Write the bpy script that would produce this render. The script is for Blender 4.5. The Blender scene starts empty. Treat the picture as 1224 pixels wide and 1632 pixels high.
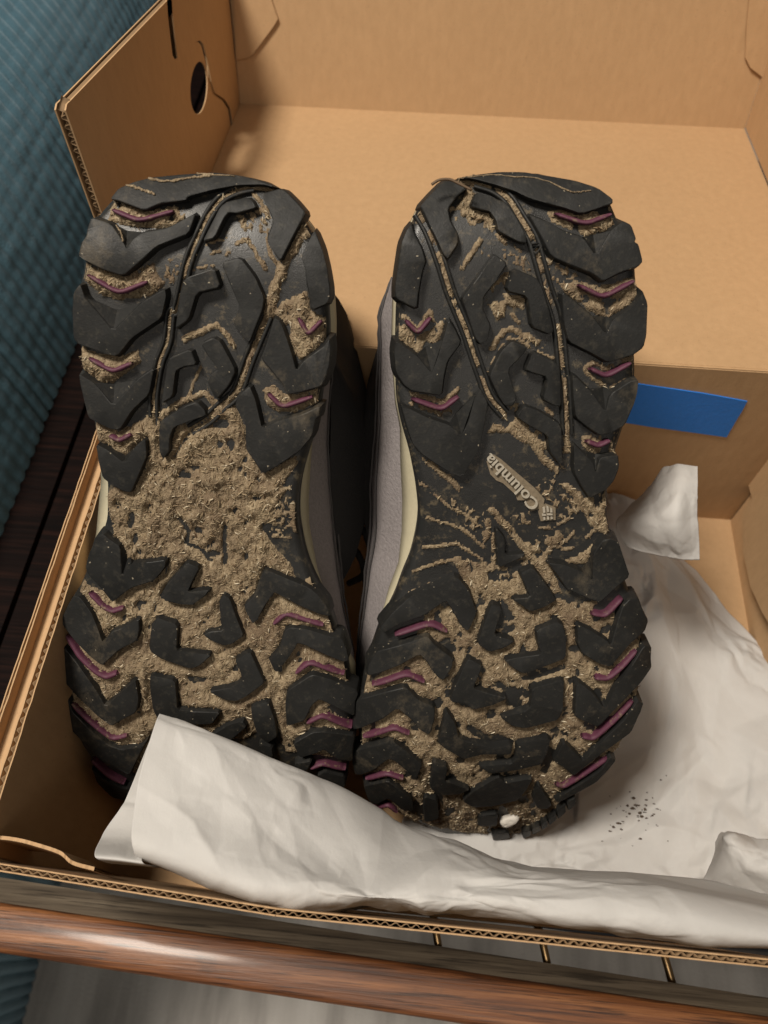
import bpy, bmesh, math, random
import numpy as np
from mathutils import Vector, Matrix
random.seed(7); rng = np.random.default_rng(11)
scene = bpy.context.scene
COL = scene.collection

# ---------------------------------------------------------------- camera, world, lamps, exposure
CZ = 0.3962
PITCH, YAW, ROLL, FPX = 1.0332, 0.0858, -0.0015, 1225.8
def axes():
    cp, sp = math.cos(PITCH), math.sin(PITCH)
    F = np.array([0, cp, -sp]); X = np.array([1, 0, 0.]); U = np.array([0, sp, cp])
    c, s = math.cos(YAW), math.sin(YAW); Rz = np.array([[c, -s, 0], [s, c, 0], [0, 0, 1]])
    F, X, U = Rz @ F, Rz @ X, Rz @ U
    c, s = math.cos(ROLL), math.sin(ROLL)
    return F, c*X + s*U, -s*X + c*U
FW, RT, UPV = axes()
CAMP = np.array([0, 0, CZ])
cam = bpy.data.cameras.new('camera'); camo = bpy.data.objects.new('camera', cam); COL.objects.link(camo)
cam.sensor_fit = 'VERTICAL'; cam.sensor_height = 36; cam.sensor_width = 27
cam.lens = FPX/1632*36
cam.clip_start = 0.01; cam.clip_end = 50
camo.matrix_world = Matrix(((RT[0], UPV[0], -FW[0], 0), (RT[1], UPV[1], -FW[1], 0), (RT[2], UPV[2], -FW[2], CZ), (0, 0, 0, 1)))
cam.dof.use_dof = True; cam.dof.focus_distance = 0.285; cam.dof.aperture_fstop = 13.0
scene.camera = camo
w = bpy.data.worlds.new('World'); scene.world = w; w.use_nodes = True
bg = w.node_tree.nodes['Background']; bg.inputs[0].default_value = (1.0, 0.90, 0.79, 1); bg.inputs[1].default_value = 0.07
def area(name, loc, target, size, power, color):
    l = bpy.data.lights.new(name, 'AREA'); l.shape = 'DISK'; l.size = size; l.energy = power; l.color = color
    o = bpy.data.objects.new(name, l); COL.objects.link(o); o.location = loc
    o.rotation_euler = (Vector(target) - Vector(loc)).to_track_quat('-Z', 'Y').to_euler()
    return o
area('ceiling_lamp', (-0.47, 0.10, 1.40), (0.05, 0.2, 0.1), 0.32, 24.0, (1.0, 0.915, 0.80))
area('front_fill', (0.15, -1.1, 1.5), (0.05, 0.15, 0.05), 0.9, 5.2, (1.0, 0.90, 0.78))  # unseen fill added on the camera side to soften the shadows
vs = scene.view_settings
vs.view_transform = 'Standard'; vs.look = 'None'; vs.exposure = 0.0; vs.gamma = 1.0
scene.cycles.max_bounces = 8

# ---------------------------------------------------------------- helpers
def ray(u, v): return FW + (u-612)/FPX*RT - (v-816)/FPX*UPV
def rays(p):
    p = np.asarray(p, float)
    return FW + ((p[:, 0]-612)/FPX)[:, None]*RT - ((p[:, 1]-816)/FPX)[:, None]*UPV
def proj(P):
    P = np.asarray(P, float) - CAMP; d = P @ FW
    return np.stack([612 + FPX*(P @ RT)/d, 816 - FPX*(P @ UPV)/d], -1)
def on_z(u, v, z): r = ray(u, v); return CAMP + r*((z-CZ)/r[2])
def on_x(u, v, x): r = ray(u, v); return CAMP + r*(x/r[0])
def on_y(u, v, y): r = ray(u, v); return CAMP + r*(y/r[1])
def on_plane(u, v, p0, n):
    r = ray(u, v); return CAMP + r*(np.dot(np.asarray(p0)-CAMP, n)/np.dot(r, n))
def at(u, v, d): return CAMP + ray(u, v)*d
def T(ox, oy, *f): return [(ox + f[i]/5.1, oy + f[i+1]/5.1) for i in range(0, len(f), 2)]

def hsh(ix, iy, s):
    n = (ix*374761393 + iy*668265263 + s*1442695041) & 0xffffffff
    n = ((n ^ (n >> 13))*1274126177) & 0xffffffff
    return ((n ^ (n >> 16)) & 0xffff)/65535.0
def vnoise(x, y, s=0):
    x = np.asarray(x, float); y = np.asarray(y, float)
    ix = np.floor(x).astype(np.int64); iy = np.floor(y).astype(np.int64)
    fx = x-ix; fy = y-iy; fx = fx*fx*(3-2*fx); fy = fy*fy*(3-2*fy)
    a = hsh(ix, iy, s); b = hsh(ix+1, iy, s); c = hsh(ix, iy+1, s); d = hsh(ix+1, iy+1, s)
    return (a*(1-fx)+b*fx)*(1-fy) + (c*(1-fx)+d*fx)*fy
def fbm(x, y, s=0, o=4):
    t = 0; a = .5
    for k in range(o): t = t + a*vnoise(x*2**k, y*2**k, s+k*17); a *= .5
    return t/(1-.5**o)

def root(name, label, cat, loc=(0, 0, 0), group=None):
    o = bpy.data.objects.new(name, None); COL.objects.link(o); o.location = loc; o.empty_display_size = .02
    o['label'] = label; o['category'] = cat
    if group: o['group'] = group
    return o
ORG = {}
def base_of(p):
    while p is not None and p.parent is not None: p = p.parent
    return np.array(p.location) if p is not None else np.zeros(3)
def obj(name, verts, faces, mat, parent=None, smooth=False, loc=None, mats=None, fm=None):
    me = bpy.data.meshes.new(name)
    v = np.asarray(verts, float)
    off = base_of(parent) if parent is not None else (np.asarray(loc, float) if loc is not None else np.zeros(3))
    me.from_pydata((v-off).tolist(), [], [list(map(int, f)) for f in faces])
    for m in (mats or [mat]): me.materials.append(m)
    if fm is not None: me.polygons.foreach_set('material_index', fm)
    if smooth: me.polygons.foreach_set('use_smooth', [True]*len(me.polygons))
    me.update()
    o = bpy.data.objects.new(name, me); COL.objects.link(o)
    if parent is not None: o.parent = parent
    elif loc is not None: o.location = loc
    return o
def tag(o, label=None, cat=None, group=None, kind=None):
    if label: o['label'] = label
    if cat: o['category'] = cat
    if group: o['group'] = group
    if kind: o['kind'] = kind
    return o
def grid_faces(nr, nc, closed=False):
    a = np.arange(nr*nc).reshape(nr, nc)
    if closed: a = np.concatenate([a, a[:, :1]], 1)
    return np.stack([a[:-1, :-1], a[:-1, 1:], a[1:, 1:], a[1:, :-1]], -1).reshape(-1, 4)
class MB:
    def __init__(s): s.v = []; s.f = []
    def add(s, v, f):
        o = len(s.v); s.v += [tuple(x) for x in v]; s.f += [[i+o for i in q] for q in f]
    def box(s, o, a, b, c):
        o, a, b, c = map(lambda q: np.asarray(q, float), (o, a, b, c))
        if np.dot(np.cross(a, b), c) < 0: a, b = b, a
        v = [o, o+a, o+a+b, o+b, o+c, o+a+c, o+a+b+c, o+b+c]
        s.add(v, [(3, 2, 1, 0), (4, 5, 6, 7), (0, 1, 5, 4), (1, 2, 6, 5), (2, 3, 7, 6), (3, 0, 4, 7)])
    def tube(s, pts, r, n=8):
        pts = np.asarray(pts, float); m = len(pts)
        r = np.broadcast_to(r, (m,)); ref = np.array([.13, .31, .94]); vs = []
        for i in range(m):
            t = pts[min(i+1, m-1)] - pts[max(i-1, 0)]; t /= np.linalg.norm(t)+1e-12
            x = np.cross(t, ref); x /= np.linalg.norm(x); y = np.cross(t, x)
            for k in range(n):
                a = 2*math.pi*k/n; vs.append(pts[i] + r[i]*(math.cos(a)*x + math.sin(a)*y))
        f = [tuple(q[::-1]) for q in grid_faces(m, n, True)]
        f += [tuple(range(n)), tuple(reversed(range((m-1)*n, m*n)))]
        s.add(vs, f)
    def build(s, name, mat, parent=None, smooth=False, **k): return obj(name, s.v, s.f, mat, parent, smooth, **k)
def spline(pts, n):
    pts = np.asarray(pts, float); m = len(pts)
    P = np.concatenate([[2*pts[0]-pts[1]], pts, [2*pts[-1]-pts[-2]]])
    t = np.linspace(0, m-1-1e-9, n); i = t.astype(int); f = (t-i)[:, None]
    a, b, c, d = P[i], P[i+1], P[i+2], P[i+3]
    return .5*((2*b) + (c-a)*f + (2*a-5*b+4*c-d)*f**2 + (3*b-a-3*c+d)*f**3)
def surf(ctrl, nr, nc):
    ctrl = np.asarray(ctrl, float)
    A = np.stack([spline(ctrl[:, j], nr) for j in range(ctrl.shape[1])], 1)
    return np.stack([spline(A[i], nc) for i in range(nr)], 0)
def grid_normals(G):
    du = np.gradient(G, axis=1); dv = np.gradient(G, axis=0)
    n = np.cross(du, dv); return n/(np.linalg.norm(n, axis=-1, keepdims=True)+1e-12)
def inside(poly, x, y):
    poly = np.asarray(poly, float); r = np.zeros(x.shape, bool); n = len(poly)
    for i in range(n):
        x1, y1 = poly[i]; x2, y2 = poly[(i+1) % n]
        c = (y1 > y) != (y2 > y)
        if y1 != y2: r ^= c & (x < (x2-x1)*(y-y1)/(y2-y1) + x1)
    return r
def seg_dist(poly, x, y):
    d = np.full(x.shape, 1e9)
    for (x1, y1), (x2, y2) in zip(poly[:-1], poly[1:]):
        L = (x2-x1)**2+(y2-y1)**2+1e-9
        t = np.clip(((x-x1)*(x2-x1)+(y-y1)*(y2-y1))/L, 0, 1)
        d = np.minimum(d, np.hypot(x-x1-t*(x2-x1), y-y1-t*(y2-y1)))
    return d
def chaikin(p, r=.14):
    p = np.asarray(p, float); q = np.roll(p, -1, 0); out = []
    for a, b in zip(p, q):
        L = np.linalg.norm(b-a)+1e-12; k = min(r, 0.0010/L if L > 0 else r); k = max(k, .02)
        out += [a+(b-a)*k, a+(b-a)*(1-k)]
    return np.array(out)
def area2(p): x, y = p[:, 0], p[:, 1]; return .5*np.sum(x*np.roll(y, -1)-y*np.roll(x, -1))
def offset(p, d):           # p CCW, d>0 = outwards
    a = p-np.roll(p, 1, 0); b = np.roll(p, -1, 0)-p
    a /= np.linalg.norm(a, axis=1, keepdims=True)+1e-12; b /= np.linalg.norm(b, axis=1, keepdims=True)+1e-12
    na = np.stack([a[:, 1], -a[:, 0]], 1); nb = np.stack([b[:, 1], -b[:, 0]], 1)
    m = na+nb; m /= np.linalg.norm(m, axis=1, keepdims=True)+1e-9
    c = np.clip((m*na).sum(1), .55, 1)
    return p + m*(d/c)[:, None]

# ---------------------------------------------------------------- materials
class NT:
    def __init__(s, name):
        s.m = bpy.data.materials.new(name); s.m.use_nodes = True; s.t = s.m.node_tree; s.n = s.t.nodes
        s.b = s.n['Principled BSDF']; s.tc = s.n.new('ShaderNodeTexCoord')
    def link(s, a, b): s.t.links.new(a, b)
    def map(s, scale=(1, 1, 1), rot=(0, 0, 0)):
        m = s.n.new('ShaderNodeMapping'); m.inputs['Scale'].default_value = scale; m.inputs['Rotation'].default_value = rot
        s.link(s.tc.outputs['Object'], m.inputs[0]); return m.outputs[0]
    def noise(s, scale, detail=4, vec=None, rough=.6):
        n = s.n.new('ShaderNodeTexNoise'); n.inputs['Scale'].default_value = scale; n.inputs['Detail'].default_value = detail
        n.inputs['Roughness'].default_value = rough
        s.link(vec if vec is not None else s.tc.outputs['Object'], n.inputs['Vector']); return n.outputs[0]
    def voro(s, scale, vec=None, feat='F1'):
        n = s.n.new('ShaderNodeTexVoronoi'); n.inputs['Scale'].default_value = scale; n.feature = feat
        s.link(vec if vec is not None else s.tc.outputs['Object'], n.inputs['Vector']); return n.outputs['Distance'], n.outputs.get('Color')
    def ramp(s, fac, *stops):
        r = s.n.new('ShaderNodeValToRGB'); e = r.color_ramp.elements
        while len(e) < len(stops): e.new(.5)
        for q, (p, c) in zip(e, stops): q.position = p; q.color = (*c, 1) if len(c) == 3 else c
        s.link(fac, r.inputs[0]); return r.outputs[0]
    def mix(s, fac, a, b):
        m = s.n.new('ShaderNodeMix'); m.data_type = 'RGBA'
        for v, i in ((fac, 0), (a, 6), (b, 7)):
            if isinstance(v, (int, float)): m.inputs[i].default_value = v
            elif isinstance(v, tuple): m.inputs[i].default_value = (*v, 1)
            else: s.link(v, m.inputs[i])
        return m.outputs[2]
    def math(s, op, a, b=0.0):
        m = s.n.new('ShaderNodeMath'); m.operation = op
        for i, v in enumerate((a, b)):
            if isinstance(v, (int, float)): m.inputs[i].default_value = v
            else: s.link(v, m.inputs[i])
        return m.outputs[0]
    def bump(s, h, strength=.3, dist=.001, prev=None):
        b = s.n.new('ShaderNodeBump'); b.inputs['Strength'].default_value = strength; b.inputs['Distance'].default_value = dist
        s.link(h, b.inputs['Height'])
        if prev is not None: s.link(prev, b.inputs['Normal'])
        return b.outputs[0]
    def done(s, color=None, rough=None, normal=None, **k):
        if color is not None:
            if isinstance(color, tuple): s.b.inputs['Base Color'].default_value = (*color, 1)
            else: s.link(color, s.b.inputs['Base Color'])
        if rough is not None:
            if isinstance(rough, (int, float)): s.b.inputs['Roughness'].default_value = rough
            else: s.link(rough, s.b.inputs['Roughness'])
        if normal is not None: s.link(normal, s.b.inputs['Normal'])
        for a, v in k.items(): s.b.inputs[a.replace('_', ' ')].default_value = v
        return s.m
def m_cardboard(name, tint=1.0, flute=None):
    t = NT(name)
    f = t.noise(260, 5, t.map((1, 1, .35)))
    g = t.noise(18, 6, None, .65)
    sp = t.noise(900, 2)
    c = t.mix(f, (.41*tint, .258*tint, .13*tint), (.54*tint, .347*tint, .185*tint))
    c = t.mix(t.math('MULTIPLY', g, .35), c, (.36*tint, .22*tint, .11*tint))
    c = t.mix(t.ramp(sp, (.66, (0, 0, 0)), (.74, (.5, .5, .5))), c, (.28, .17, .09))
    n = t.bump(f, .22, .0006); n = t.bump(g, .12, .003, n)
    if flute:
        wv = t.n.new('ShaderNodeTexWave'); wv.bands_direction = flute; wv.inputs['Scale'].default_value = 48
        wv.inputs['Distortion'].default_value = .6; wv.inputs['Detail'].default_value = 1
        t.link(t.tc.outputs['Object'], wv.inputs[0]); n = t.bump(wv.outputs['Fac'], .035, .0008, n)
    return t.done(c, .78, n)
CARD = m_cardboard('cardboard', 1.0, 'X'); CARDY = m_cardboard('cardboard_side', 1.0, 'Y')
CARDEDGE = m_cardboard('cardboard_edge', 1.1); FLUTEM = m_cardboard('cardboard_flute', .5)
def m_rubber():
    t = NT('black_rubber')
    a = t.noise(55, 5); b = t.noise(1500, 3); d = t.noise(420, 4); sp = t.noise(700, 1)
    c = t.mix(a, (.010, .0102, .010), (.020, .020, .019))
    c = t.mix(t.ramp(d, (.54, (0, 0, 0)), (.80, (.30, .30, .30))), c, (.10, .088, .066))
    e2 = t.noise(38, 9, t.map((1, .5, 1)), .78); c = t.mix(t.ramp(e2, (.56, (0, 0, 0)), (.72, (.5, .5, .5))), c, (.15, .12, .08))
    c = t.mix(t.ramp(sp, (.755, (0, 0, 0)), (.78, (.8, .8, .8))), c, (.30, .26, .19))
    t.b.inputs['Specular IOR Level'].default_value = .26
    r = t.ramp(a, (.3, (.44,)*3), (.7, (.64,)*3))
    n = t.bump(b, .18, .0004); n = t.bump(d, .25, .0005, n)
    return t.done(c, r, n)
RUB = m_rubber()
def m_rubber_base():
    t = NT('groove_rubber')
    a = t.noise(70, 5); b = t.noise(2200, 3); d = t.noise(240, 6, None, .7)
    c = t.mix(a, (.011, .011, .0107), (.021, .021, .020))
    c = t.mix(t.ramp(d, (.55, (0, 0, 0)), (.70, (.65, .65, .65))), c, (.16, .125, .075))
    r = t.ramp(a, (.3, (.32,)*3), (.7, (.55,)*3))
    n = t.bump(b, .35, .0003); n = t.bump(d, .2, .0005, n)
    return t.done(c, r, n)
RUBB = m_rubber_base()
def m_mud():
    t = NT('dried_mud')
    v, col = t.voro(1500, t.map((1, 1, 1.0))); v2, _ = t.voro(620)
    f = t.noise(900, 4, t.map((1, .22, 1), (.3, .2, .7))); g = t.noise(60, 6, None, .7); h = t.noise(2600, 2)
    c = t.ramp(f, (.28, (.10, .072, .042)), (.45, (.22, .165, .098)), (.6, (.31, .24, .148)), (.78, (.50, .42, .29)))
    c = t.mix(t.ramp(g, (.35, (0, 0, 0)), (.66, (.85, .85, .85))), c, (.115, .076, .045))
    c = t.mix(t.ramp(v, (.0, (.6,)*3), (.35, (0, 0, 0))), c, (.16, .105, .055))
    c = t.mix(t.ramp(h, (.68, (0, 0, 0)), (.75, (.6, .6, .6))), c, (.62, .52, .34))
    n = t.bump(v, .55, .0006); n = t.bump(f, .6, .0007, n); n = t.bump(v2, .3, .0008, n)
    return t.done(c, .85, n)
MUD = m_mud()
def m_straw():
    t = NT('straw_bits'); at_ = t.n.new('ShaderNodeAttribute'); at_.attribute_name = 'tone'
    c = t.ramp(at_.outputs['Fac'], (0, (.10, .06, .03)), (.35, (.22, .155, .09)), (.7, (.38, .30, .185)), (1, (.62, .54, .40)))
    return t.done(c, .6)
STRAW = m_straw()
def simple(name, col, rough, nz=300, var=.25, bs=.2, bd=.0005, **k):
    t = NT(name); a = t.noise(nz, 4); b = t.noise(nz*.1, 3)
    c = t.mix(a, tuple(x*(1-var) for x in col), tuple(x*(1+var) for x in col))
    c = t.mix(t.math('MULTIPLY', b, .4), c, tuple(x*.8 for x in col))
    return t.done(c, rough, t.bump(a, bs, bd), **k)
PURP = simple('plum_rubber', (.125, .036, .064), .6, 500, .4, .2, .0003)
def m_purple():
    t = NT('plum_rubber'); a = t.noise(500, 4); b = t.noise(330, 5, None, .7)
    c = t.mix(a, (.06, .014, .032), (.105, .026, .052)); c = t.mix(t.ramp(b, (.56, (0, 0, 0)), (.68, (.8, .8, .8))), c, (.18, .13, .08))
    return t.done(c, .65, t.bump(b, .4, .0006))
PURP = m_purple()
CREAM = simple('cream_foam', (.52, .47, .33), .6, 500, .12)
SUEDE = simple('grey_suede', (.25, .225, .225), .9, 700, .32, .8, .0006)
BLACKF = simple('black_fabric', (.018, .017, .017), .8, 1200, .3, .4)
THREAD = simple('grey_thread', (.06, .055, .055), .8, 900)
TAPE = simple('blue_tape', (.016, .20, .72), .55, 420, .12, .5, .0004)
PEB = simple('pale_pebble', (.62, .58, .52), .7, 260, .2, .6, .001)
LOGO = simple('dusty_lettering', (.40, .36, .29), .8, 900, .3, .4)
PAD = simple('dusty_pad', (.19, .15, .10), .85, 800, .5, .5)
CRUMB = simple('dark_crumb', (.075, .05, .032), .9, 700, .4)
def m_paper():
    t = NT('tissue_paper'); a = t.noise(60, 5); b = t.noise(700, 4, t.map((1, .5, 1))); g = t.noise(160, 3)
    c = t.mix(a, (.63, .625, .615), (.73, .725, .715))
    n = t.bump(b, .2, .0005); n = t.bump(g, .18, .0012, n)
    m = t.done(c, .66, n); t.b.inputs['Specular IOR Level'].default_value = .4
    tr = t.n.new('ShaderNodeBsdfTranslucent'); tr.inputs[0].default_value = (.8, .74, .66, 1)
    mx = t.n.new('ShaderNodeMixShader'); mx.inputs[0].default_value = .34
    out = t.n['Material Output']; t.link(t.b.outputs[0], mx.inputs[1]); t.link(tr.outputs[0], mx.inputs[2]); t.link(mx.outputs[0], out.inputs[0])
    return m
PAPER = m_paper()
def m_wood(name, c1, c2, c3, rough, coat=0.0, scale=1.0, spec=.5, rz=.16):
    t = NT(name); v = t.map((3.2*scale, 95*scale, 95*scale), (0, 0, rz)); a = t.noise(3.2, 7, v, .62); b = t.noise(22, 4)
    f = t.noise(6, 5, t.map((5*scale, 130*scale, 130*scale), (0, 0, rz)))
    c = t.ramp(a, (.3, c1), (.5, c2), (.72, c3))
    c = t.mix(t.ramp(f, (.52, (0, 0, 0)), (.66, (.85, .85, .85))), c, tuple(x*.5 for x in c1))
    c = t.mix(t.ramp(b, (.62, (0, 0, 0)), (.75, (.7, .7, .7))), c, tuple(x*.4 for x in c1))
    m = t.done(c, rough, t.bump(f, .35, .0008, t.bump(a, .3, .001))); t.b.inputs['Specular IOR Level'].default_value = spec; t.b.inputs['Coat Weight'].default_value = coat; t.b.inputs['Coat Roughness'].default_value = .14
    return m
RAILW = m_wood('polished_wood', (.045, .014, .005), (.15, .052, .016), (.33, .135, .045), .5, .16)
GREYW = m_wood('worn_grey_wood', (.045, .034, .023), (.085, .066, .046), (.15, .12, .085), .65, .0, 1.0, .12)
SHADEDW = m_wood('shaded_dark_wood', (.002, .001, .001), (.006, .0025, .002), (.016, .006, .004), .7, .0, 1.0, .08)  # reddish wood taken near black, the shade between chair and box included
BRASS = simple('bronze_metal', (.45, .30, .15), .28, 300, .2, .2, .0004, Metallic=1.0)
def m_glass():
    t = NT('table_glass'); return t.done((.06, .068, .078), .10, None, Specular_IOR_Level=.6)
GLASS = m_glass()
def m_chair():
    t = NT('teal_fabric'); a = t.noise(900, 3); b = t.noise(120, 4)
    c = t.mix(a, (.045, .118, .168), (.11, .245, .325)); c = t.mix(t.math('MULTIPLY', b, .5), c, (.04, .105, .145))
    m = t.done(c, .9, t.bump(a, .5, .0008)); t.b.inputs['Sheen Weight'].default_value = .6; t.b.inputs['Sheen Tint'].default_value = (.5, .65, .75, 1)
    return m
TEAL = m_chair()
def m_carpet():
    t = NT('rug'); v = t.map((9, 1.2, 1)); a = t.noise(3, 5, v); b = t.noise(400, 3)
    c = t.ramp(a, (.3, (.38, .355, .33)), (.5, (.62, .585, .545)), (.7, (.76, .725, .68)))
    return t.done(c, .9, t.bump(b, .5, .003))
RUG = m_carpet()

# ---------------------------------------------------------------- the box
XL, XR, YF, YB, ZR, ZF = -.1303, .1840, .0144, .245, .1304, .004
TH = .0027
box = root('shoe_box', 'open brown corrugated cardboard shoe box with its lid folded back', 'box', (.027, .13, 0))
def plate3(name, outer, holes, thick, mat, parent):
    """flat plate: outline points in 3D (planar), thickness along normal"""
    P = np.asarray(outer, float); o = P[0]
    n = np.zeros(3)
    for i in range(len(P)): n += np.cross(P[i]-o, P[(i+1) % len(P)]-o)
    n /= np.linalg.norm(n); ex = P[1]-P[0]; ex -= n*np.dot(ex, n); ex /= np.linalg.norm(ex); ey = np.cross(n, ex)
    cu = bpy.data.curves.new('tmp', 'CURVE'); cu.dimensions = '2D'; cu.fill_mode = 'BOTH'; cu.extrude = abs(thick)/2
    for lp in [outer] + list(holes):
        sp = cu.splines.new('POLY'); sp.points.add(len(lp)-1); sp.use_cyclic_u = True
        for k, q in enumerate(lp):
            d = np.asarray(q)-o; sp.points[k].co = (d@ex, d@ey, 0, 1)
    co = bpy.data.objects.new('tmp', cu); COL.objects.link(co)
    dg = bpy.context.evaluated_depsgraph_get(); me = bpy.data.meshes.new_from_object(co.evaluated_get(dg))
    v = np.array([x.co[:] for x in me.vertices]); f = [list(p.vertices) for p in me.polygons]
    bpy.data.objects.remove(co); bpy.data.curves.remove(cu); bpy.data.meshes.remove(me)
    W = o + v[:, :1]*ex + v[:, 1:2]*ey + (v[:, 2:3]+thick/2)*n
    return obj(name, W, f, mat, parent)
def flute(A, B, tdir, ddir, thick, depth, parent, name='flute', period=.0032, amp_noise=.15):
    """wavy medium between two liners, along A->B; A on the first liner's inner face"""
    A, B, tdir, ddir = map(lambda q: np.asarray(q, float), (A, B, tdir, ddir)); L = np.linalg.norm(B-A)
    n = max(8, int(L/period*8)); s = np.linspace(0, 1, n)
    ph = s*L/period*2*math.pi + np.cumsum(rng.normal(0, .11, n))
    h = .5+.5*np.clip(1.25*np.sin(ph), -1, 1)*(1-.35*fbm(s*L/.012, s*0, 3)); dj = .0012*fbm(s*L/.006, s*0+3, 9, 3)[:, None]*ddir
    P = A+(B-A)*s[:, None] + tdir*(h*thick)[:, None] + dj
    t2 = .00013*tdir
    rows = np.stack([P-t2, P+t2, P+t2+ddir*depth, P-t2+ddir*depth], 1)
    a = np.arange(n*4).reshape(n, 4); f = []
    for k in range(4):
        k2 = (k+1) % 4
        f += np.stack([a[:-1, k], a[1:, k], a[1:, k2], a[:-1, k2]], -1).tolist()
    return obj(name, rows.reshape(-1, 3), f, FLUTEM, parent, True)
LN = .00042
def panel(name, A, B, d, n, mat, thick=TH, jag=0.0, parent=box, wav=True, back=True):
    """double-liner cardboard wall. A->B top edge on its inner face, d down vector, n = direction from inner to outer"""
    A, B, d, n = map(lambda q: np.asarray(q, float), (A, B, d, n)); n = n/np.linalg.norm(n)
    root_o = None
    for k, off in enumerate((0.0, thick-LN)):
        N = 60; s = np.linspace(0, 1, N)[:, None]
        jj = (np.random.RandomState(len(name)+k).rand(N, 1)-.5)*jag
        top = A+(B-A)*s + n*off - d/np.linalg.norm(d)*jj; bot = A+(B-A)*s+d+n*off
        V = np.concatenate([top, bot, top+n*LN, bot+n*LN]); f = []
        for i in range(N-1):
            a, b, c, e = i, i+1, N+i+1, N+i; g = 2*N
            f += [(a, b, c, e), (a+g, e+g, c+g, b+g), (a, a+g, b+g, b), (e, c, c+g, e+g)]
        f += [(0, N, 3*N, 2*N), (N-1, 3*N-1, 4*N-1, 2*N-1)]
        o = obj(name if k == 0 else 'outer_liner', V, f, mat, parent if k == 0 else root_o)
        if k == 0: root_o = o
    if wav: flute(A+n*(LN+.00022), B+n*(LN+.00022), n, d/np.linalg.norm(d), thick-2*LN-.00044, .010, root_o)
    return root_o
# front wall: its rim bulges a little, follow the pixel line at rim height
fa = on_z(-60, 1366, ZR); fm_ = on_z(440, 1447, ZR); fb = on_z(1330, 1539, ZR)
panel('front_wall', fa, fm_, np.array([0, .009, -(ZR-.001)]), (0, -1, 0), CARD, .0023, .0008)
panel('front_wall', fm_, fb, np.array([0, .009, -(ZR-.001)]), (0, -1, 0), CARD, .0023, .0008)
panel('back_wall', (XL-.012, YB, ZR), (XR+.006, YB, ZR), np.array([0, 0, -ZR+.001]), (0, 1, 0), CARD, TH, wav=False)
la = np.array([XL+.000, fa[1]+.002, ZR]); lb = np.array([XL, YB-.001, ZR])
panel('left_wall', la, lb, np.array([0, 0, -ZR+.001]), (-1, 0, 0), CARDY, TH, .0006)
panel('left_wall', la+[-.0080, 0, .001], lb+[-.0080, 0, .001], np.array([0, 0, -ZR]), (-1, 0, 0), CARDY, .0016, .0004)
mb = MB(); mb.box((XL-.0079, la[1], ZR-.006), (.0050, 0, 0), (0, lb[1]-la[1], 0), (0, 0, .0015)); mb.build('rolled_edge', CARDY, box)
panel('right_wall', (XR, YF+.004, ZR-.002), (XR, YB-.001, ZR-.002), np.array([0, 0, -ZR+.003]), (1, 0, 0), CARDY)
mb = MB(); mb.box((XL-.006, YF+.0085, .0005), (XR-XL+.010, 0, 0), (0, YB-YF-.0075, 0), (0, 0, .0032)); mb.build('bottom', CARD, box)
# rounded dust flaps tucked against the right wall
def arc(c, a, b, t0, t1, n=12): return [np.asarray(c)+a*math.cos(t)+b*math.sin(t) for t in np.linspace(t0, t1, n)]
pl = lambda *p: [on_plane(u, v, (XR-.004, 0, 0), np.array([1., 0, 0])) for u, v in p]
plate3('dust_flap', pl((1182, 712), (1196, 700), (1245, 676), (1420, 640), (1420, 900), (1240, 860), (1200, 800), (1186, 750)), [], .002, CARDY, box)
pl = lambda *p: [on_plane(u, v, (XR-.0075, 0, 0), np.array([1., 0, 0])) for u, v in p]
plate3('dust_flap', pl((1183, 820), (1196, 796), (1224, 775), (1420, 740), (1420, 1100), (1235, 1010), (1214, 975), (1196, 935), (1184, 880)), [], .002, CARDY, box)
# torn inner tab by the front left corner
tp = [on_z(u, v, ZR-.006) for u, v in ((-20, 1336), (25, 1341), (60, 1350), (95, 1362), (115, 1378), (150, 1388))]
tp = spline(tp, 40); tp[:, 2] += .0006*rng.random(40)
b0 = tp.copy(); b0[:, 2] -= .03; th = np.array([0, .0011, 0])
V = np.concatenate([tp, b0, tp+th, b0+th]); f = []
for i in range(39):
    a, b, c, e, g = i, i+1, 41+i, 40+i, 80
    f += [(a, b, c, e), (a+g, e+g, c+g, b+g), (a, a+g, b+g, b)]
obj('inner_tab', V, f, CARD, box)
# the lid: main panel lies back from the hinge, its flaps stand up
AL, LM = -.114, .2267
ld = np.array([0, math.cos(AL), math.sin(AL)]); ln_ = np.array([0, -math.sin(AL), math.cos(AL)])
hl = np.array([XL-.003, YB+.001, ZR]); hr = np.array([XR+.003, YB+.001, ZR])
def lidp(name, pts, mat, holes=(), th=-.003): return plate3(name, pts, holes, th, mat, lid)
main_pts = [hl, hr, hr+ld*LM, hl+ld*LM]
lid = plate3('lid', main_pts, [], -.003, CARD, box)
fd = ln_*.985+ld*.17; fd /= np.linalg.norm(fd)
cl, cr = hl+ld*LM, hr+ld*LM
lidp('lid_front_flap', [cl-fd*.004, cr-fd*.004, cr+fd*.125, cl+fd*.125], CARD, (), -.003)
nf = np.cross(np.array([1., 0, 0]), fd)     # towards -? face normal
if nf[1] > 0: nf = -nf
ff = lambda k, *p: [on_plane(u, v, cl+nf*k, nf) for u, v in p]
lidp('corner_tab', ff(.002, (372, -60), (424, -60), (431, -4), (443, 30), (436, 42), (402, 88), (394, 93), (376, 95)), CARD, (), .0016)
lidp('corner_tab', ff(.002, (1200, -60), (1420, -60), (1420, 160), (1232, 136), (1196, 108), (1188, 92), (1190, 42)), CARD, (), .0016)
XS = XL-.0032
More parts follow.
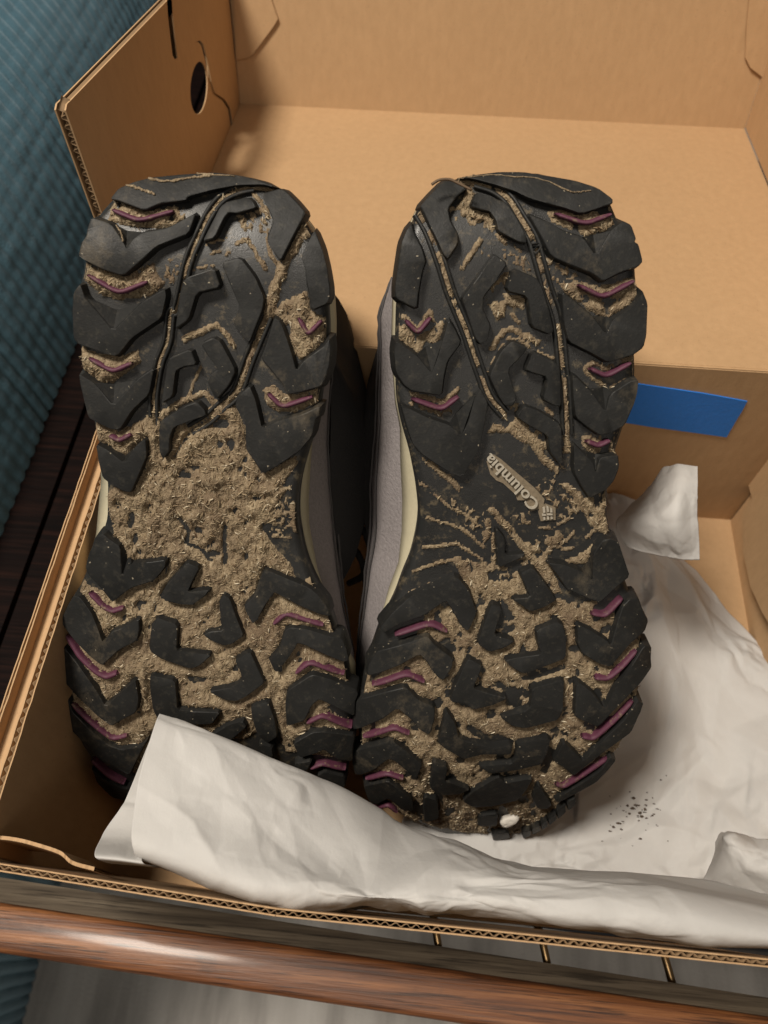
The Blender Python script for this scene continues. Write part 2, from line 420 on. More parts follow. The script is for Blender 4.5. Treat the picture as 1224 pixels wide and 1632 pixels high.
# side flap with slot, finger hole and tab cut
sx = lambda *p: [on_x(u, v, XS) for u, v in p]
hole = [on_x(317+13.6*math.cos(a)+2*math.sin(a), 140-42*math.sin(a), XS) for a in np.linspace(0, 2*math.pi, 28)[:-1]]
slot = sx((262, -60), (270, -60), (275, 20), (283, 92), (279, 95), (275, 88), (268, 30))
cutl = [(314, 66), (319, 64), (324, 70), (330, 92), (337, 130), (343, 148), (358, 158), (367, 172), (372, 205)]
cut = sx(*cutl, *[(u-3.4, v+2.2) for u, v in reversed(cutl)])
bot = [hl+ld*LM, hl]
c1 = on_x(160, 332, XS); c0 = on_x(105, 176, XS)
top1 = on_x(113, 160, XS); top2 = on_x(275, -8, XS); top3 = top2+(top2-top1)*.9
b1 = np.array([XS, hl[1], ZR-.006]); b2 = np.array([XS, cl[1]-.001, cl[2]-.006])
side = [b1, c1, c0, on_x(107, 166, XS), top1, top2, top3, np.array([XS, max(cl[1]+.02, top3[1]), top3[2]]), b2]
side[-2] = np.array([XS, cl[1]+.02, top3[2]])
lidp('lid_side_flap', side, CARDY, (hole, slot, cut), .0006)
def shift(P, d): return [np.asarray(p)+np.array([d, 0, 0]) for p in P]
big = np.mean(hole, 0); hole2 = [big+(np.asarray(q)-big)*1.9 for q in hole]
lidp('lid_side_flap', shift(side, -.0036), CARDY, (shift(hole2, -.0036),), .0006)
strip_ = [np.asarray(top1), np.asarray(top2), np.asarray(top3)]
obj('cut_edge', [p+q for p in strip_ for q in (np.array([0, -.0002, -.0006]), np.array([-.0030, -.0002, -.0006]))], [(0, 1, 3, 2), (2, 3, 5, 4)], FLUTEM, lid)
for a, b in ((b1, c1), (c1, c0)):
    inn = np.array([0, .75, .2]); flute(np.asarray(a)+[-.0002, 0, 0], np.asarray(b)+[-.0002, 0, 0], (-1, 0, 0), inn/np.linalg.norm(inn), .0028, .006, lid)
lidp('lid_side_flap', [hr+[0, 0, .001], cr+[0, 0, .001], cr+fd*.11, hr+ld*.03+np.array([0, 0, .11])], CARDY, (), .003)
# strip of blue tape on the inside of the back wall
ty = YB-.0006
tp = [on_y(u, v, ty) for u, v in ((985, 607), (1050, 617), (1120, 627), (1191, 640), (1183, 655), (1172, 673), (1158, 697), (1100, 689), (1040, 681), (985, 672))]
n = len(tp); V = [np.asarray(p) for p in tp]+[np.asarray(p)+[0, .0005, 0] for p in tp]
tag(obj('masking_tape', V, [list(range(n))[::-1], list(range(n, 2*n))]+[(i, (i+1) % n, n+(i+1) % n, n+i) for i in range(n)], TAPE, loc=tuple(np.mean(tp, 0))),
    'strip of blue masking tape stuck inside the back wall of the box', 'tape')

# ---------------------------------------------------------------- the boots
DROP_T, DROP_H = .019, .010
class Sole:
    def __init__(s, toe, heel, zt=.052, dh=.245):
        s.O = on_z(*toe, zt); P1 = at(*heel, dh); s.L = np.linalg.norm(P1-s.O); s.eL = (P1-s.O)/s.L
        x = RT-s.eL*np.dot(RT, s.eL); s.eW = x/np.linalg.norm(x); s.eN = np.cross(s.eW, s.eL)
    def h(s, l, wv):
        a = np.maximum(0, .078-l); b = np.maximum(0, l-(s.L-.030))
        c = np.maximum(0, np.abs(wv)-.040)
        m = np.exp(-((l-.47*s.L)/.028)**2)
        return -DROP_T*(a/.078)**2.1 - DROP_H*(b/.030)**2 - 14*c*c - .0016*m
    def pt(s, l, wv, off=0.0):
        l = np.asarray(l, float); wv = np.asarray(wv, float)
        return s.O + l[..., None]*s.eL + wv[..., None]*s.eW + (s.h(l, wv)+off)[..., None]*s.eN
    def un(s, px, off=0.0):
        r = rays(px); den = r @ s.eN; num = np.dot(s.O-CAMP, s.eN); g = np.zeros(len(r))+off
        for _ in range(60):
            p = CAMP + r*((num+g)/den)[:, None]; d = p-s.O; l = d @ s.eL; wv = d @ s.eW
            g = .5*g + .5*(s.h(l, wv)+off)
        return np.stack([wv, l], 1)
HL = .0042
def make_lug(S, px, parent, hl=HL, draft=.0009, deep=.005, notch=None):
    p = S.un(px, hl)
    if area2(p) < 0: p = p[::-1]
    p = chaikin(p)
    rs = np.random.RandomState(int(abs(p[0, 0])*1e6) % 9999)
    rings = [(offset(p, -.00036), hl), (offset(p, -.0001), hl-.00012), (p, hl-.00045), (offset(p, draft), -deep)]
    n = len(p); V = []
    for q, hh in rings:
        j = rs.normal(0, .00007, n) if hh > 0 else 0
        V.append(S.pt(q[:, 1], q[:, 0], hh+j))
    V = np.concatenate(V); f = [list(range(n))]
    for k in range(3):
        for i in range(n):
            i2 = (i+1) % n; f.append((k*n+i, (k+1)*n+i, (k+1)*n+i2, k*n+i2))
    V = V.tolist()
    if notch:
        a, ap, b, v = notch
        A, AP, B = S.un([a, ap, b], hl-.0003); Vv = S.un([v], .0006)[0]
        k = len(V)
        for q, hh in ((A, hl-.0004), (AP, hl-.0004), (B, hl-.0004), (Vv, .0004), (A, -deep), (B, -deep)):
            V.append(S.pt(np.array(q[1]), np.array(q[0]), hh).tolist())
        f += [(k, k+1, k+3), (k+1, k+2, k+3), (k, k+3, k+4), (k+3, k+2, k+5), (k+4, k+3, k+5)]
    o = obj('tread_lug', V, f, RUB, parent, True)
    bm = bmesh.new(); bm.from_mesh(o.data); big = [q for q in bm.faces if len(q.verts) > 5]; bmesh.ops.triangulate(bm, faces=big, quad_method='BEAUTY', ngon_method='BEAUTY'); bm.to_mesh(o.data); bm.free()
    o.data.set_sharp_from_angle(angle=math.radians(22)); return o
def make_strip(S, px, parent, wpx=8.0, top=.0038):
    p = S.un(px, .0025); c = S.un([px[1], (px[1][0]+wpx, px[1][1])], .0025); r = np.linalg.norm(c[1]-c[0])/2
    q = []
    for i in range(len(p)-1): q += [p[i]+(p[i+1]-p[i])*t for t in np.linspace(0, 1, 7)[:-1]]
    q = np.array(q+[p[-1]]); n = len(q)
    # soften the bends
    for _ in range(2): q[1:-1] = .25*q[:-2]+.5*q[1:-1]+.25*q[2:]
    t = np.gradient(q, axis=0); t /= np.linalg.norm(t, axis=1, keepdims=True); nr = np.stack([-t[:, 1], t[:, 0]], 1)
    prof = [(-1.05, -.003), (-1, top*.62), (-.6, top*.93), (0, top), (.6, top*.93), (1, top*.62), (1.05, -.003)]
    V = []
    for i in range(n):
        sc = .55 if i in (0, n-1) else .9 if i in (1, n-2) else 1
        rr = r*sc*(1+.08*math.sin(i*2.1+p[0, 0]*900))
        for a, hh in prof:
            z = q[i]+nr[i]*a*rr; V.append(S.pt(z[1], z[0], hh*(.9 if sc < .6 and hh > 0 else 1)))
    f = [tuple(x) for x in grid_faces(n, 7)]+[tuple(range(7)), tuple(reversed(range((n-1)*7, n*7)))]
    return obj('accent_strip', V, f, PURP, parent, True)

def build_boot(side):
    D = LEFT if side == 'L' else RIGHT
    D['grooves'] = D['strokes_groove']()
    S = Sole(*D['ends']); med = 1 if side == 'L' else -1
    b0 = S.pt(np.array(.02), np.array(0.), -.03); loc = (b0[0], b0[1], .006)
    R = root('hiking_boot', D['label'], 'boot', loc, 'pair of muddy hiking boots')
    # outsole: rows between the traced outline
    ol = S.un(D['outline'], 0.0); NL, NW = 190, 64
    lo, hi = ol[:, 1].min()+.0006, ol[:, 1].max()-.0006
    tt = np.linspace(0, 1, NL); tt = .5-.5*np.cos(math.pi*(tt*.86+.07)); tt = (tt-tt[0])/(tt[-1]-tt[0])
    Ls = lo+(hi-lo)*tt; wl = np.zeros(NL); wr = np.zeros(NL)
    for i, l in enumerate(Ls):
        xs = []
        for a, b in zip(ol, np.roll(ol, -1, 0)):
            if (a[1] > l) != (b[1] > l): xs.append(a[0]+(b[0]-a[0])*(l-a[1])/(b[1]-a[1]))
        wl[i], wr[i] = min(xs), max(xs)
    ker = np.array([1, 2, 3, 2, 1.])/9
    sm = lambda a: np.convolve(np.pad(a, 2, mode='edge'), ker, 'valid')
    wl, wr = sm(wl), sm(wr)
    cs = np.linspace(0, 1, NW); G = wl[:, None]+(wr-wl)[:, None]*cs
    LL = np.repeat(Ls[:, None], NW, 1)
    ed = np.minimum(cs, 1-cs)*(wr-wl)[:, None]
    off = -.0016*np.clip(1-ed/.003, 0, 1)**2
    top = S.pt(LL, G, off)
    rows = [top]
    sk = []
    for dz, ex in ((-.004, .0004), (-.009, .0002), (-.013, -.001)):
        sk.append((S.pt(Ls, wl-ex, dz), S.pt(Ls, wr+ex, dz)))
    grid = np.concatenate([np.stack([a for a, _ in reversed(sk)], 1), top, np.stack([b for _, b in sk], 1)], 1)
    nc = grid.shape[1]; F = grid_faces(NL, nc).tolist()
    F += [list(range(nc)), list(range((NL-1)*nc, NL*nc))[::-1]]
    outs = obj('outsole', grid.reshape(-1, 3), F, RUBB, R, True)
    for z in D['lugs']:
        if isinstance(z, dict): make_lug(S, z['p'], outs, notch=z.get('n'), hl=z.get('h', HL), draft=z.get('d', .0009))
        else: make_lug(S, z, outs)
    for z in D['strips']: make_strip(S, z, outs)
    for wd, p in D['grooves']:
        q = S.un(p, .001); q = spline(q, 8*len(q)); t_ = np.gradient(q, axis=0); t_ /= np.linalg.norm(t_, axis=1, keepdims=True); nr_ = np.stack([-t_[:, 1], t_[:, 0]], 1)
        for sg in (-1, 1):
            cq = q+nr_*sg*wd; V = []
            for a_, hh in ((-.0009, -.002), (-.0006, .0016), (0, .0021), (.0006, .0016), (.0009, -.002)): z = cq+nr_*a_; V.append(S.pt(z[:, 1], z[:, 0], hh))
            obj('groove_rib', np.stack(V, 1).reshape(-1, 3), grid_faces(len(q), 5).tolist(), RUB, outs, True)
    # dried mud: mask traced, broken up by noise
    N = 360; M_ = 170
    l = np.linspace(lo+.001, hi-.001, N)[:, None]+np.zeros((1, M_)); wa = np.interp(l[:, 0], Ls, wl)+.0008; wb = np.interp(l[:, 0], Ls, wr)-.0008
    ww = wa[:, None]+(wb-wa)[:, None]*np.linspace(0, 1, M_)
    px = proj(S.pt(l, ww, .0015).reshape(-1, 3)); x, y = px[:, 0], px[:, 1]
    wx = x+5*(fbm(x/9, y/9, 3)-.5); wy = y+5*(fbm(x/9, y/9, 8)-.5)
    m = np.full(x.shape, -20.)
    for p in D['mud']:
        d = seg_dist(list(p)+[p[0]], wx, wy); m = np.maximum(m, np.where(inside(p, wx, wy), d, -d))
    for p in D['smear']:
        d = seg_dist(list(p)+[p[0]], wx, wy); q = np.where(inside(p, wx, wy), d, -d)
        m = np.maximum(m, np.minimum(q, 16*(fbm(x/5, y/5, 21)-.60)))
    for wd, p in D['strokes']: m = np.maximum(m, wd/2*(.55+.75*fbm(x/11, y/11, 5, 3))-seg_dist(p, wx, wy))
    for wd, p in D['cuts']: m = np.minimum(m, seg_dist(p, wx, wy)-wd/2)
    for cx, cy, rx, ry in D['holes']:
        e = np.hypot((wx-cx)/rx, (wy-cy)/ry)/(.35+1.3*fbm(x/7+cx, y/7, 91, 3)); m = np.minimum(m, (e-1)*min(rx, ry))
    m = np.minimum(m, 30*(D['bare']-fbm(wx/17, wy/17, 133, 4)))
    gap = 3.2*(fbm(x/10, y/10, 71, 3)-.36)
    for z in D['lugs']:
        p = z['p'] if isinstance(z, dict) else z
        p = np.asarray(p); bb = (x > p[:, 0].min()-6) & (x < p[:, 0].max()+6) & (y > p[:, 1].min()-6) & (y < p[:, 1].max()+6); ii = np.where(bb)[0]
        if len(ii): m[ii] = np.minimum(m[ii], seg_dist(list(p)+[p[0]], x[ii], y[ii])-1.4-gap[ii])
    mm = np.clip(m/4.0+.35, -1, 1)
    ml = np.clip(m/13.0+.06, 0, 1); hgt = np.where(mm > 0, -.0000+.0003+D['mudh']*ml**.8, -.0008)
    big = fbm(x/26, y/26, 31)-.5; mid = fbm(x/7, y/7, 41)-.5; fine = rng.random(x.shape)-.5
    cr = np.abs(fbm(x/34, y/34, 55)-.5); crack = np.clip(1-cr/.020, 0, 1)*(fbm(x/60, y/60, 61) > .5)
    hgt = hgt+np.where(mm > 0, .0030*big*ml+.0008*mid*(.2+ml)+.00022*fine*(.4+ml)-.0012*crack*D['crack'], 0)
    P = S.pt(l, ww, hgt.reshape(N, M_)).reshape(-1, 3)
    fc = grid_faces(N, M_); keep = (mm[fc] > -.35).any(1)
    used = np.unique(fc[keep]); remap = np.full(N*M_, -1); remap[used] = np.arange(len(used))
    mud = obj('dried_mud', P[used], remap[fc[keep]], MUD, R, True); mud['kind'] = 'stuff'
    # straw, husks and grit bedded in the mud
    idx = np.where(mm > .5)[0]; k = D['bits']; pick = rng.choice(idx, k); V = []; F = []; tone = []
    for i in pick:
        c = P[i]+S.eN*rng.uniform(-.0001, .0003); a = rng.uniform(0, math.pi*2); big_ = rng.random()
        t = S.eW*math.cos(a)+S.eL*math.sin(a)+S.eN*rng.normal(0, .16); t /= np.linalg.norm(t)
        sd = np.cross(S.eN, t); sd /= np.linalg.norm(sd); up = np.cross(t, sd)
        ln = rng.uniform(.00030, .00110) if big_ < .985 else rng.uniform(.0010, .0024); wd = ln*rng.uniform(.08, .26) if big_ < .985 else rng.uniform(.00012, .0003)
        bend = up*ln*rng.uniform(-.15, .25)
        q = [c-t*ln-sd*wd, c-t*ln+sd*wd*.6, c-t*ln+up*wd, c+bend-sd*wd, c+bend+sd*wd, c+bend+up*wd*1.3, c+t*ln]
        o = len(V); V += [z.tolist() for z in q]
        F += [(o, o+2, o+1), (o, o+3, o+5, o+2), (o+2, o+5, o+4, o+1), (o+1, o+4, o+3, o), (o+3, o+6, o+5), (o+5, o+6, o+4), (o+4, o+6, o+3)]
        tone += [float(np.clip(rng.normal(.48, .26), 0, 1))]*7
    st = obj('straw_bits', V, F, STRAW, R); st['kind'] = 'stuff'
    at_ = st.data.attributes.new('tone', 'FLOAT', 'POINT'); at_.data.foreach_set('value', tone)
    # dirt lines caught on lug tops
    if D['toplines']:
        mbb = MB()
        for wd, p in D['toplines']:
            q = S.un(p, HL); q = spline(q, 24); q += rng.normal(0, .00012, q.shape)
            mbb.tube(S.pt(q[:, 1], q[:, 0], HL+.00005), wd/5000.*(.6+.6*rng.random(24)), 6)
        mbb.build('mud_streaks', MUD, R, True)['kind'] = 'stuff'
    # midsole and upper: rings at growing depth behind the sole
    def edge(tr, dep, dflt):
        if not tr: return dflt
        q = S.un(tr, -dep); q = q[np.argsort(q[:, 1])]
        e = np.interp(Ls, q[:, 1], q[:, 0])
        f0 = np.clip((Ls-q[0, 1]+.02)/.02, 0, 1); f1 = np.clip((q[-1, 1]+.02-Ls)/.02, 0, 1); k_ = np.minimum(f0, f1)
        return e*k_+dflt*(1-k_)
    wm, wo = (wr, wl) if med == 1 else (wl, wr)
    endf = np.clip(np.minimum(Ls-lo, hi-Ls)/.02, 0, 1)
    inn = lambda d: d*(.4+.6*endf)
    c_m = edge(D['cream'], .021, wm+med*.0015*endf); g_m = edge(D['grey'], .046, wm-med*.002)
    c_o = edge(D.get('cream_out'), .021, wo+med*.003); g_o = wo+med*inn(.006)
    Th = np.interp(Ls, [lo, lo+.015, lo+.05, lo+.10, lo+.14, hi-.02, hi], [.022, .034, .050, .070, .085, .085, .060])
    ds = np.minimum(1, Th/.07)
    def loft(name, cols, mat, smooth=True):
        g = np.stack(cols, 1); n2 = g.shape[1]; f = grid_faces(NL, n2).tolist()
        f += [list(range(n2)), list(range((NL-1)*n2, NL*n2))[::-1]]
        return obj(name, g.reshape(-1, 3), f, mat, R, smooth)
    pt = lambda wv, d: S.pt(Ls, wv, -d)
    mid_m = [pt(wm-med*.001, .0105+0*Ls), pt(.5*(wm+c_m), .0150*ds+.0008), pt(c_m, .021*ds), pt(c_m-med*.004, .023*ds)]
    mid_o = [pt(wo+med*.001, .0105+0*Ls), pt(.5*(wo+c_o), .0150*ds+.0008), pt(c_o, .021*ds), pt(c_o+med*.004, .023*ds)]
    loft('midsole', mid_o[::-1]+mid_m if True else None, CREAM)
    up_ = []
    for k in range(13):
        a = math.pi*k/12; cw = .5*(g_m+g_o)+.5*(g_m-g_o)*math.cos(a); up_.append(pt(cw, .046*ds+(Th-.046*ds)*math.sin(a)**.8))
    cols = [pt(c_m-med*.0012, .020*ds), pt(.45*c_m+.55*g_m+med*.001, .031*ds)]+up_+[pt(.5*(c_o+g_o), .031*ds), pt(c_o+med*.0012, .020*ds)]
    upper = loft('upper', cols, SUEDE)
    # seam along the medial side of the upper
    sel = (Ls > lo+.05) & (Ls < hi-.03)
    mbb = MB()
    for kk, rr in ((.93, .0005), (.76, .0004)):
        q = pt(c_m+(g_m-c_m)*kk+med*.0011, (.031+.015*(kk-.55)/.45)*ds-.0008)[sel]; mbb.tube(q[::2]+rng.normal(0, .00012, q[::2].shape), rr, 6)
    mbb.build('seam', THREAD, upper, True)
    # ankle shaft
    V = []; nk = 36
    for d, lA, lB, ws in ((.040, .085, hi-.020, .96), (.050, .075, hi-.052, 1.18), (.07, .085, hi-.056, 1.24), (.09, .11, hi-.050, 1.16), (.105, .135, hi-.026, .95), (.105, .145, hi-.032, .85)):
        lc, lr = .5*(lA+lB), .5*(lB-lA)
        for k in range(nk):
            a = 2*math.pi*k/nk; l_ = lc+lr*math.cos(a)*abs(math.cos(a))**-.25 if abs(math.cos(a)) > 1e-6 else lc
            wc = .5*(np.interp(.8*S.L, Ls, wl)+np.interp(.8*S.L, Ls, wr))+med*(.0085 if d > .045 else .002); wr_ = .5*(np.interp(.8*S.L, Ls, wr)-np.interp(.8*S.L, Ls, wl))*ws
            V.append((S.O+S.eL*l_+S.eW*(wc+wr_*math.sin(a))-S.eN*(d+.004*math.sin(3*a)*(d > .1))).tolist())
    obj('ankle_shaft', V, grid_faces(6, nk, True).tolist()+[list(range(5*nk, 6*nk))], BLACKF, R, True)
    # lace loop between the boots
    mbb = MB()
    for p, dd in D['laces']:
        q = spline([at(u, v, dpt) for (u, v), dpt in zip(p, dd)], 30); mbb.tube(q, .0017, 8)
    if D['laces']: mbb.build('bootlace', BLACKF, R, True)
    return S, R, outs

A = lambda *f: T(100, 260, *f)
B = lambda *f: T(300, 260, *f)
C = lambda *f: T(100, 460, *f)
D_ = lambda *f: T(300, 460, *f)
E = lambda *f: T(120, 660, *f)
F_ = lambda *f: T(340, 660, *f)
G_ = lambda *f: T(80, 840, *f)
H_ = lambda *f: T(220, 840, *f)
I_ = lambda *f: T(360, 840, *f)
J_ = lambda *f: T(80, 1050, *f)
K_ = lambda *f: T(220, 1010, *f)
M_ = lambda *f: T(360, 1040, *f)
LEFT = dict(strokes_groove=lambda: [(.0012, B(530,190, 400,220, 270,290, 170,420, 60,650, 0,800)+C(930,160, 880,200, 850,430, 780,620, 740,870, 740,1040)), (.0016, D_(640,220, 500,560, 400,830, 280,950, 150,1070, 20,1150))], ends=((328, 1338), (330, 287)), label='left muddy boot, sole up, its grooves packed with dried mud and straw', mudh=.0022, bare=.74, crack=1.0, bits=8000,
 outline=[(178, 318), (195, 298), (240, 287), (340, 279), (415, 290), (445, 307), (483, 347), (502, 380), (514, 420), (521, 470), (524, 520), (522, 570), (513, 620), (508, 655), (497, 699), (483, 744), (475, 782), (473, 827), (481, 872), (485, 889), (497, 922), (515, 954), (527, 981), (536, 1009), (552, 1052), (558, 1100), (559, 1180), (553, 1240), (535, 1290), (500, 1328), (440, 1352), (360, 1358), (290, 1343), (230, 1306), (182, 1258), (143, 1210), (112, 1160), (98, 1100), (96, 1045), (108, 975), (132, 922), (152, 872), (162, 848), (170, 832), (169, 795), (171, 772), (164, 740), (154, 700), (144, 650), (132, 600), (128, 560), (122, 510), (121, 470), (132, 432), (133, 400), (149, 352), (165, 332)],
 lugs=[
  A(385,290, 450,205, 580,150, 720,115, 980,90, 1224,75)+B(380,95, 500,120, 620,150, 700,195, 600,172, 400,178, 200,215, 0,270)+A(1000,300, 800,325, 660,385, 440,300),
  dict(p=A(230,440, 390,490, 480,620, 515,695, 570,620, 640,560, 850,530, 1085,400, 1020,575, 760,680, 640,790, 490,915, 330,865, 170,785, 125,750, 150,650, 190,590, 195,540), n=A(390,490, 515,695, 640,560, 520,548), d=.0016),
  dict(p=C(85,30, 140,-40, 175,60, 190,80, 410,340, 640,110, 830,0, 840,60, 800,240, 560,400, 440,550, 340,530, 200,480, 120,450, 85,400, 75,200), n=C(190,80, 410,340, 640,110, 440,175), d=.0016),
  dict(p=C(130,690, 260,770, 410,950, 600,740, 745,640, 700,860, 560,990, 460,1150, 380,1140, 280,1090, 210,1050, 170,900, 140,780), n=C(260,770, 410,950, 600,740, 420,775), d=.0016),
  dict(p=E(165,240, 260,290, 400,400, 480,270, 570,195, 580,340, 520,480, 450,640, 390,630, 300,580, 220,520, 190,400), n=E(260,290, 400,400, 480,270, 410,335)),
  B(595,250, 740,205, 790,220, 880,310, 955,400, 920,470, 840,620, 750,800, 690,720, 635,620, 690,470, 640,350),
  B(1030,545, 1090,690, 1130,860, 1155,1010, 1155,1090, 1130,1140, 1000,1195, 980,1080, 960,960, 950,850, 920,760, 960,670, 1005,580),
  dict(p=D_(700,235, 750,265, 800,400, 850,560, 880,665, 935,590, 1030,520, 1100,470, 1150,400, 1160,480, 1150,620, 1120,720, 1080,795, 950,835, 800,860, 770,780, 590,570, 640,440), d=.0016),
  dict(p=D_(500,790, 545,900, 600,1140, 750,1070, 930,1020, 1075,950, 1060,1040)+F_(830,40, 800,180, 690,310, 560,400, 400,490, 330,380, 265,290)+D_(465,1100, 375,950, 430,850), d=.0014),
  B(115,640, 260,350, 320,310, 490,275, 530,310, 555,360, 400,405, 330,400, 290,450, 215,610),
  B(265,810, 420,765, 540,920, 615,1090, 600,1200)+D_(500,430, 465,420, 360,285, 415,145, 380,60)+B(340,990),
  [(300,441),(342,427),(352,458),(313,467),(300,510),(279,526),(286,470),(292,448)],
  D_(100,445, 200,398, 260,430, 385,665, 330,790, 225,910, 155,770, 180,700, 240,655, 160,550),
  C(870,560, 1040,490, 1090,620, 960,640, 915,670, 890,880, 800,935, 840,640),
  C(800,1075, 1000,950, 1090,920, 1150,980, 1165,1030, 900,1125, 870,1210)+E(765,300, 710,365, 680,300, 680,100),
  dict(p=G_(365,80, 430,55, 480,100, 570,160, 585,400, 660,290, 800,285, 940,265, 930,330, 840,440, 650,500, 500,615, 430,520, 300,380, 285,330, 310,230, 340,160), n=G_(570,160, 585,400, 660,290, 640,215)),
  G_(190,555, 240,570, 330,690, 370,780, 430,950, 500,850, 560,830, 720,745, 725,830, 700,930, 560,1000, 420,1130, 330,1060, 200,930, 100,800, 95,740, 140,640),
  J_(45,0, 60,-110, 110,-100, 230,50, 370,250, 450,390, 560,290, 690,165, 720,330, 700,440, 600,490, 500,550, 400,480, 200,290, 80,150),
  J_(90,310, 150,330, 180,430, 310,560, 470,700, 580,740, 740,720, 790,660, 700,830, 640,950, 520,880, 420,830, 330,740, 150,560, 90,420),
  J_(330,880, 430,980, 600,1060, 700,1040, 640,1160, 500,1130, 380,1010),
  J_(820,640, 900,560, 1100,560, 1150,640, 1000,760, 880,760),
  H_(400,285, 500,325, 440,440, 400,530, 580,510, 550,560, 440,635, 340,630, 220,600, 180,565, 240,460),
  H_(145,735, 320,795, 310,1005, 420,1020, 600,1040, 500,1130, 430,1155, 200,1080, 90,1010, 100,850),
  H_(660,600, 700,555, 745,580, 800,740, 860,885, 760,955, 700,965, 600,930, 530,880, 580,850, 690,840, 670,780),
  K_(785,215, 910,145, 960,250, 1030,400, 900,500, 800,550, 700,540, 570,470, 740,440, 850,395, 830,310),
  K_(95,335, 300,380, 320,620, 430,630, 670,640, 600,740, 400,740, 170,720, 120,620, 100,480),
  K_(915,600, 1060,550, 1110,700, 1130,840, 1050,890, 970,830, 930,700),
  K_(600,820, 720,750, 850,710, 880,760, 740,880, 640,900),
  K_(980,900, 1090,920, 1100,1010, 990,1000),
  I_(290,390, 320,345, 500,420, 680,495, 760,560, 830,650, 850,730, 760,710, 590,640, 430,550, 390,530, 330,620, 260,750, 215,790, 170,700, 150,640, 230,560),
  I_(480,840, 520,815, 680,835, 850,890, 940,900, 980,990, 1000,1080, 960,1100, 830,1050, 640,960, 580,945, 560,990, 500,1080, 400,1185, 350,1080, 430,1000),
  M_(500,310, 680,190, 720,180, 850,215, 1060,300, 1075,340, 1050,400, 1045,520, 900,450, 760,380, 700,430, 640,560, 500,600, 480,450),
  M_(545,740, 700,650, 800,640, 1050,670, 1030,780, 1030,890, 900,870, 800,790, 740,820, 600,860),
  M_(560,900, 700,880, 660,960, 560,960),
  M_(740,1010, 800,970, 970,1010, 970,1100, 850,1150),
 ],
 strips=[A(405,380, 620,470, 900,390), A(205,910, 460,1060, 690,965), C(215,565, 410,675, 565,605), E(280,175, 360,215, 455,165), D_(895,235, 975,375, 1085,260), D_(645,850, 765,965, 1010,880),
  G_(320,530, 440,650, 510,685, 600,655), G_(135,880, 240,1050, 380,1180, 460,1220, 545,1185), J_(180,360, 330,510, 510,650, 630,620), J_(340,820, 480,950, 600,1010),
  I_(390,785, 490,700, 600,735, 790,795), I_(570,1185, 690,1090, 960,1190), M_(660,570, 790,505, 1020,605), M_(690,940, 790,900, 970,945)],
 mud=[[(215,700),(240,650),(300,680),(345,640),(375,648),(392,690),(398,725),(418,752),(455,735),(475,735),(445,780),(458,778),(432,815),(440,838),(416,845),(440,880),(460,900),(475,930),(500,925),(540,1000),(562,1060),(562,1100),(520,1130),(560,1160),(540,1210),(455,1200),(440,1150),(390,1180),(300,1160),(230,1240),(190,1220),(120,1160),(95,1120),(95,1060),(110,1000),(130,930),(160,945),(205,900),(180,850),(168,790),(190,770),(215,760)],
  A(400,330, 450,300, 660,390, 900,350, 1000,430, 800,540, 640,520, 440,490, 360,460), A(190,820, 480,920, 720,820, 760,900, 820,980, 700,1080, 480,1110, 330,1080, 180,960),
  C(140,480, 240,520, 430,560, 600,510, 620,600, 500,690, 360,780, 260,740, 140,640), E(160,80, 250,110, 340,140, 450,100, 640,10, 680,200, 560,190, 480,290, 420,350, 330,310, 170,220),
  D_(760,100, 960,20, 990,180, 1100,250, 1100,420, 1030,500, 920,580, 860,520, 760,260, 700,200), D_(600,830, 680,790, 800,880, 1040,820, 1040,930, 860,1010, 740,1010, 640,940),
  E(560,190, 690,60, 690,330, 720,370, 600,420)],
 smear=[F_(380,700, 640,700, 660,900, 500,1000, 380,900), A(850,780, 950,820, 880,1000, 800,900), B(380,420, 640,350, 700,560, 450,560)],
 strokes=[(10, B(700,195, 530,190, 400,220, 270,290, 170,420, 60,650, 0,800)+C(930,160, 880,200, 850,430, 780,620, 740,870, 740,1060, 760,1150)),
  (19, B(980,490, 800,760, 690,1060)+D_(640,220)), (13, D_(640,220, 500,560, 400,830, 280,950, 150,1070, 20,1150)),
  (6, B(380,650, 470,620, 520,690, 620,860)), (8, D_(0,380, 230,295, 370,470)), (8, C(980,420, 1224,310)), (9, C(760,1050, 950,930, 1150,850, 1224,930)),
  (6, B(520,240, 600,330, 640,440)), (6, B(640,600, 660,750, 730,820)), (4, F_(380,870, 600,810)), (4, F_(400,720, 620,600)), (3, F_(480,1000, 620,1020)),
  (7, F_(640,760, 660,950)), (4, B(170,730, 250,715)), (4, B(300,740, 330,720)), (3, C(1010,880, 1110,640)), (5, F_(460,480, 660,360)), (3, B(0,870, 200,830)), (3, B(130,660, 300,610))],
 cuts=[(8, E(840,860, 920,960, 890,1060, 1010,1100, 1100,1200)), (9, H_(700,0, 700,290)), (5, G_(960,270, 930,400)), (4, E(650,0, 650,100)), (4.5, E(1090,20, 950,130, 800,340)), (4, G_(850,640, 800,900, 800,1000))],
 holes=[(207,835,7,10),(213,862,5,12),(291,759,11,8),(308,747,9,4),(352,676,14,9),(366,711,7,10),(348,709,7,6),(407,797,8,4),(208,821,6,5),(314,1085,14,6),(312,845,8,6),(335,885,14,6),(300,1140,10,5),(425,842,9,9)],
 toplines=[(2.4, A(520,180, 640,215, 750,255)), (2.6, A(700,125, 860,150, 1000,125, 1210,100)), (1.6, A(1090,85, 1224,90)+B(100,90, 380,105)), (1.4, A(430,500, 470,560, 490,640))],
 cream=[(512,640),(499,689),(495,742),(492,797),(493,836),(503,891),(507,914),(517,956),(529,985)],
 grey=[(527,600),(526,640),(526,699),(530,758),(536,817),(539,870),(542,899),(548,958),(556,1016),(560,1060)],
 cream_out=[(160,750),(161,766),(157,810),(153,852),(145,880)],
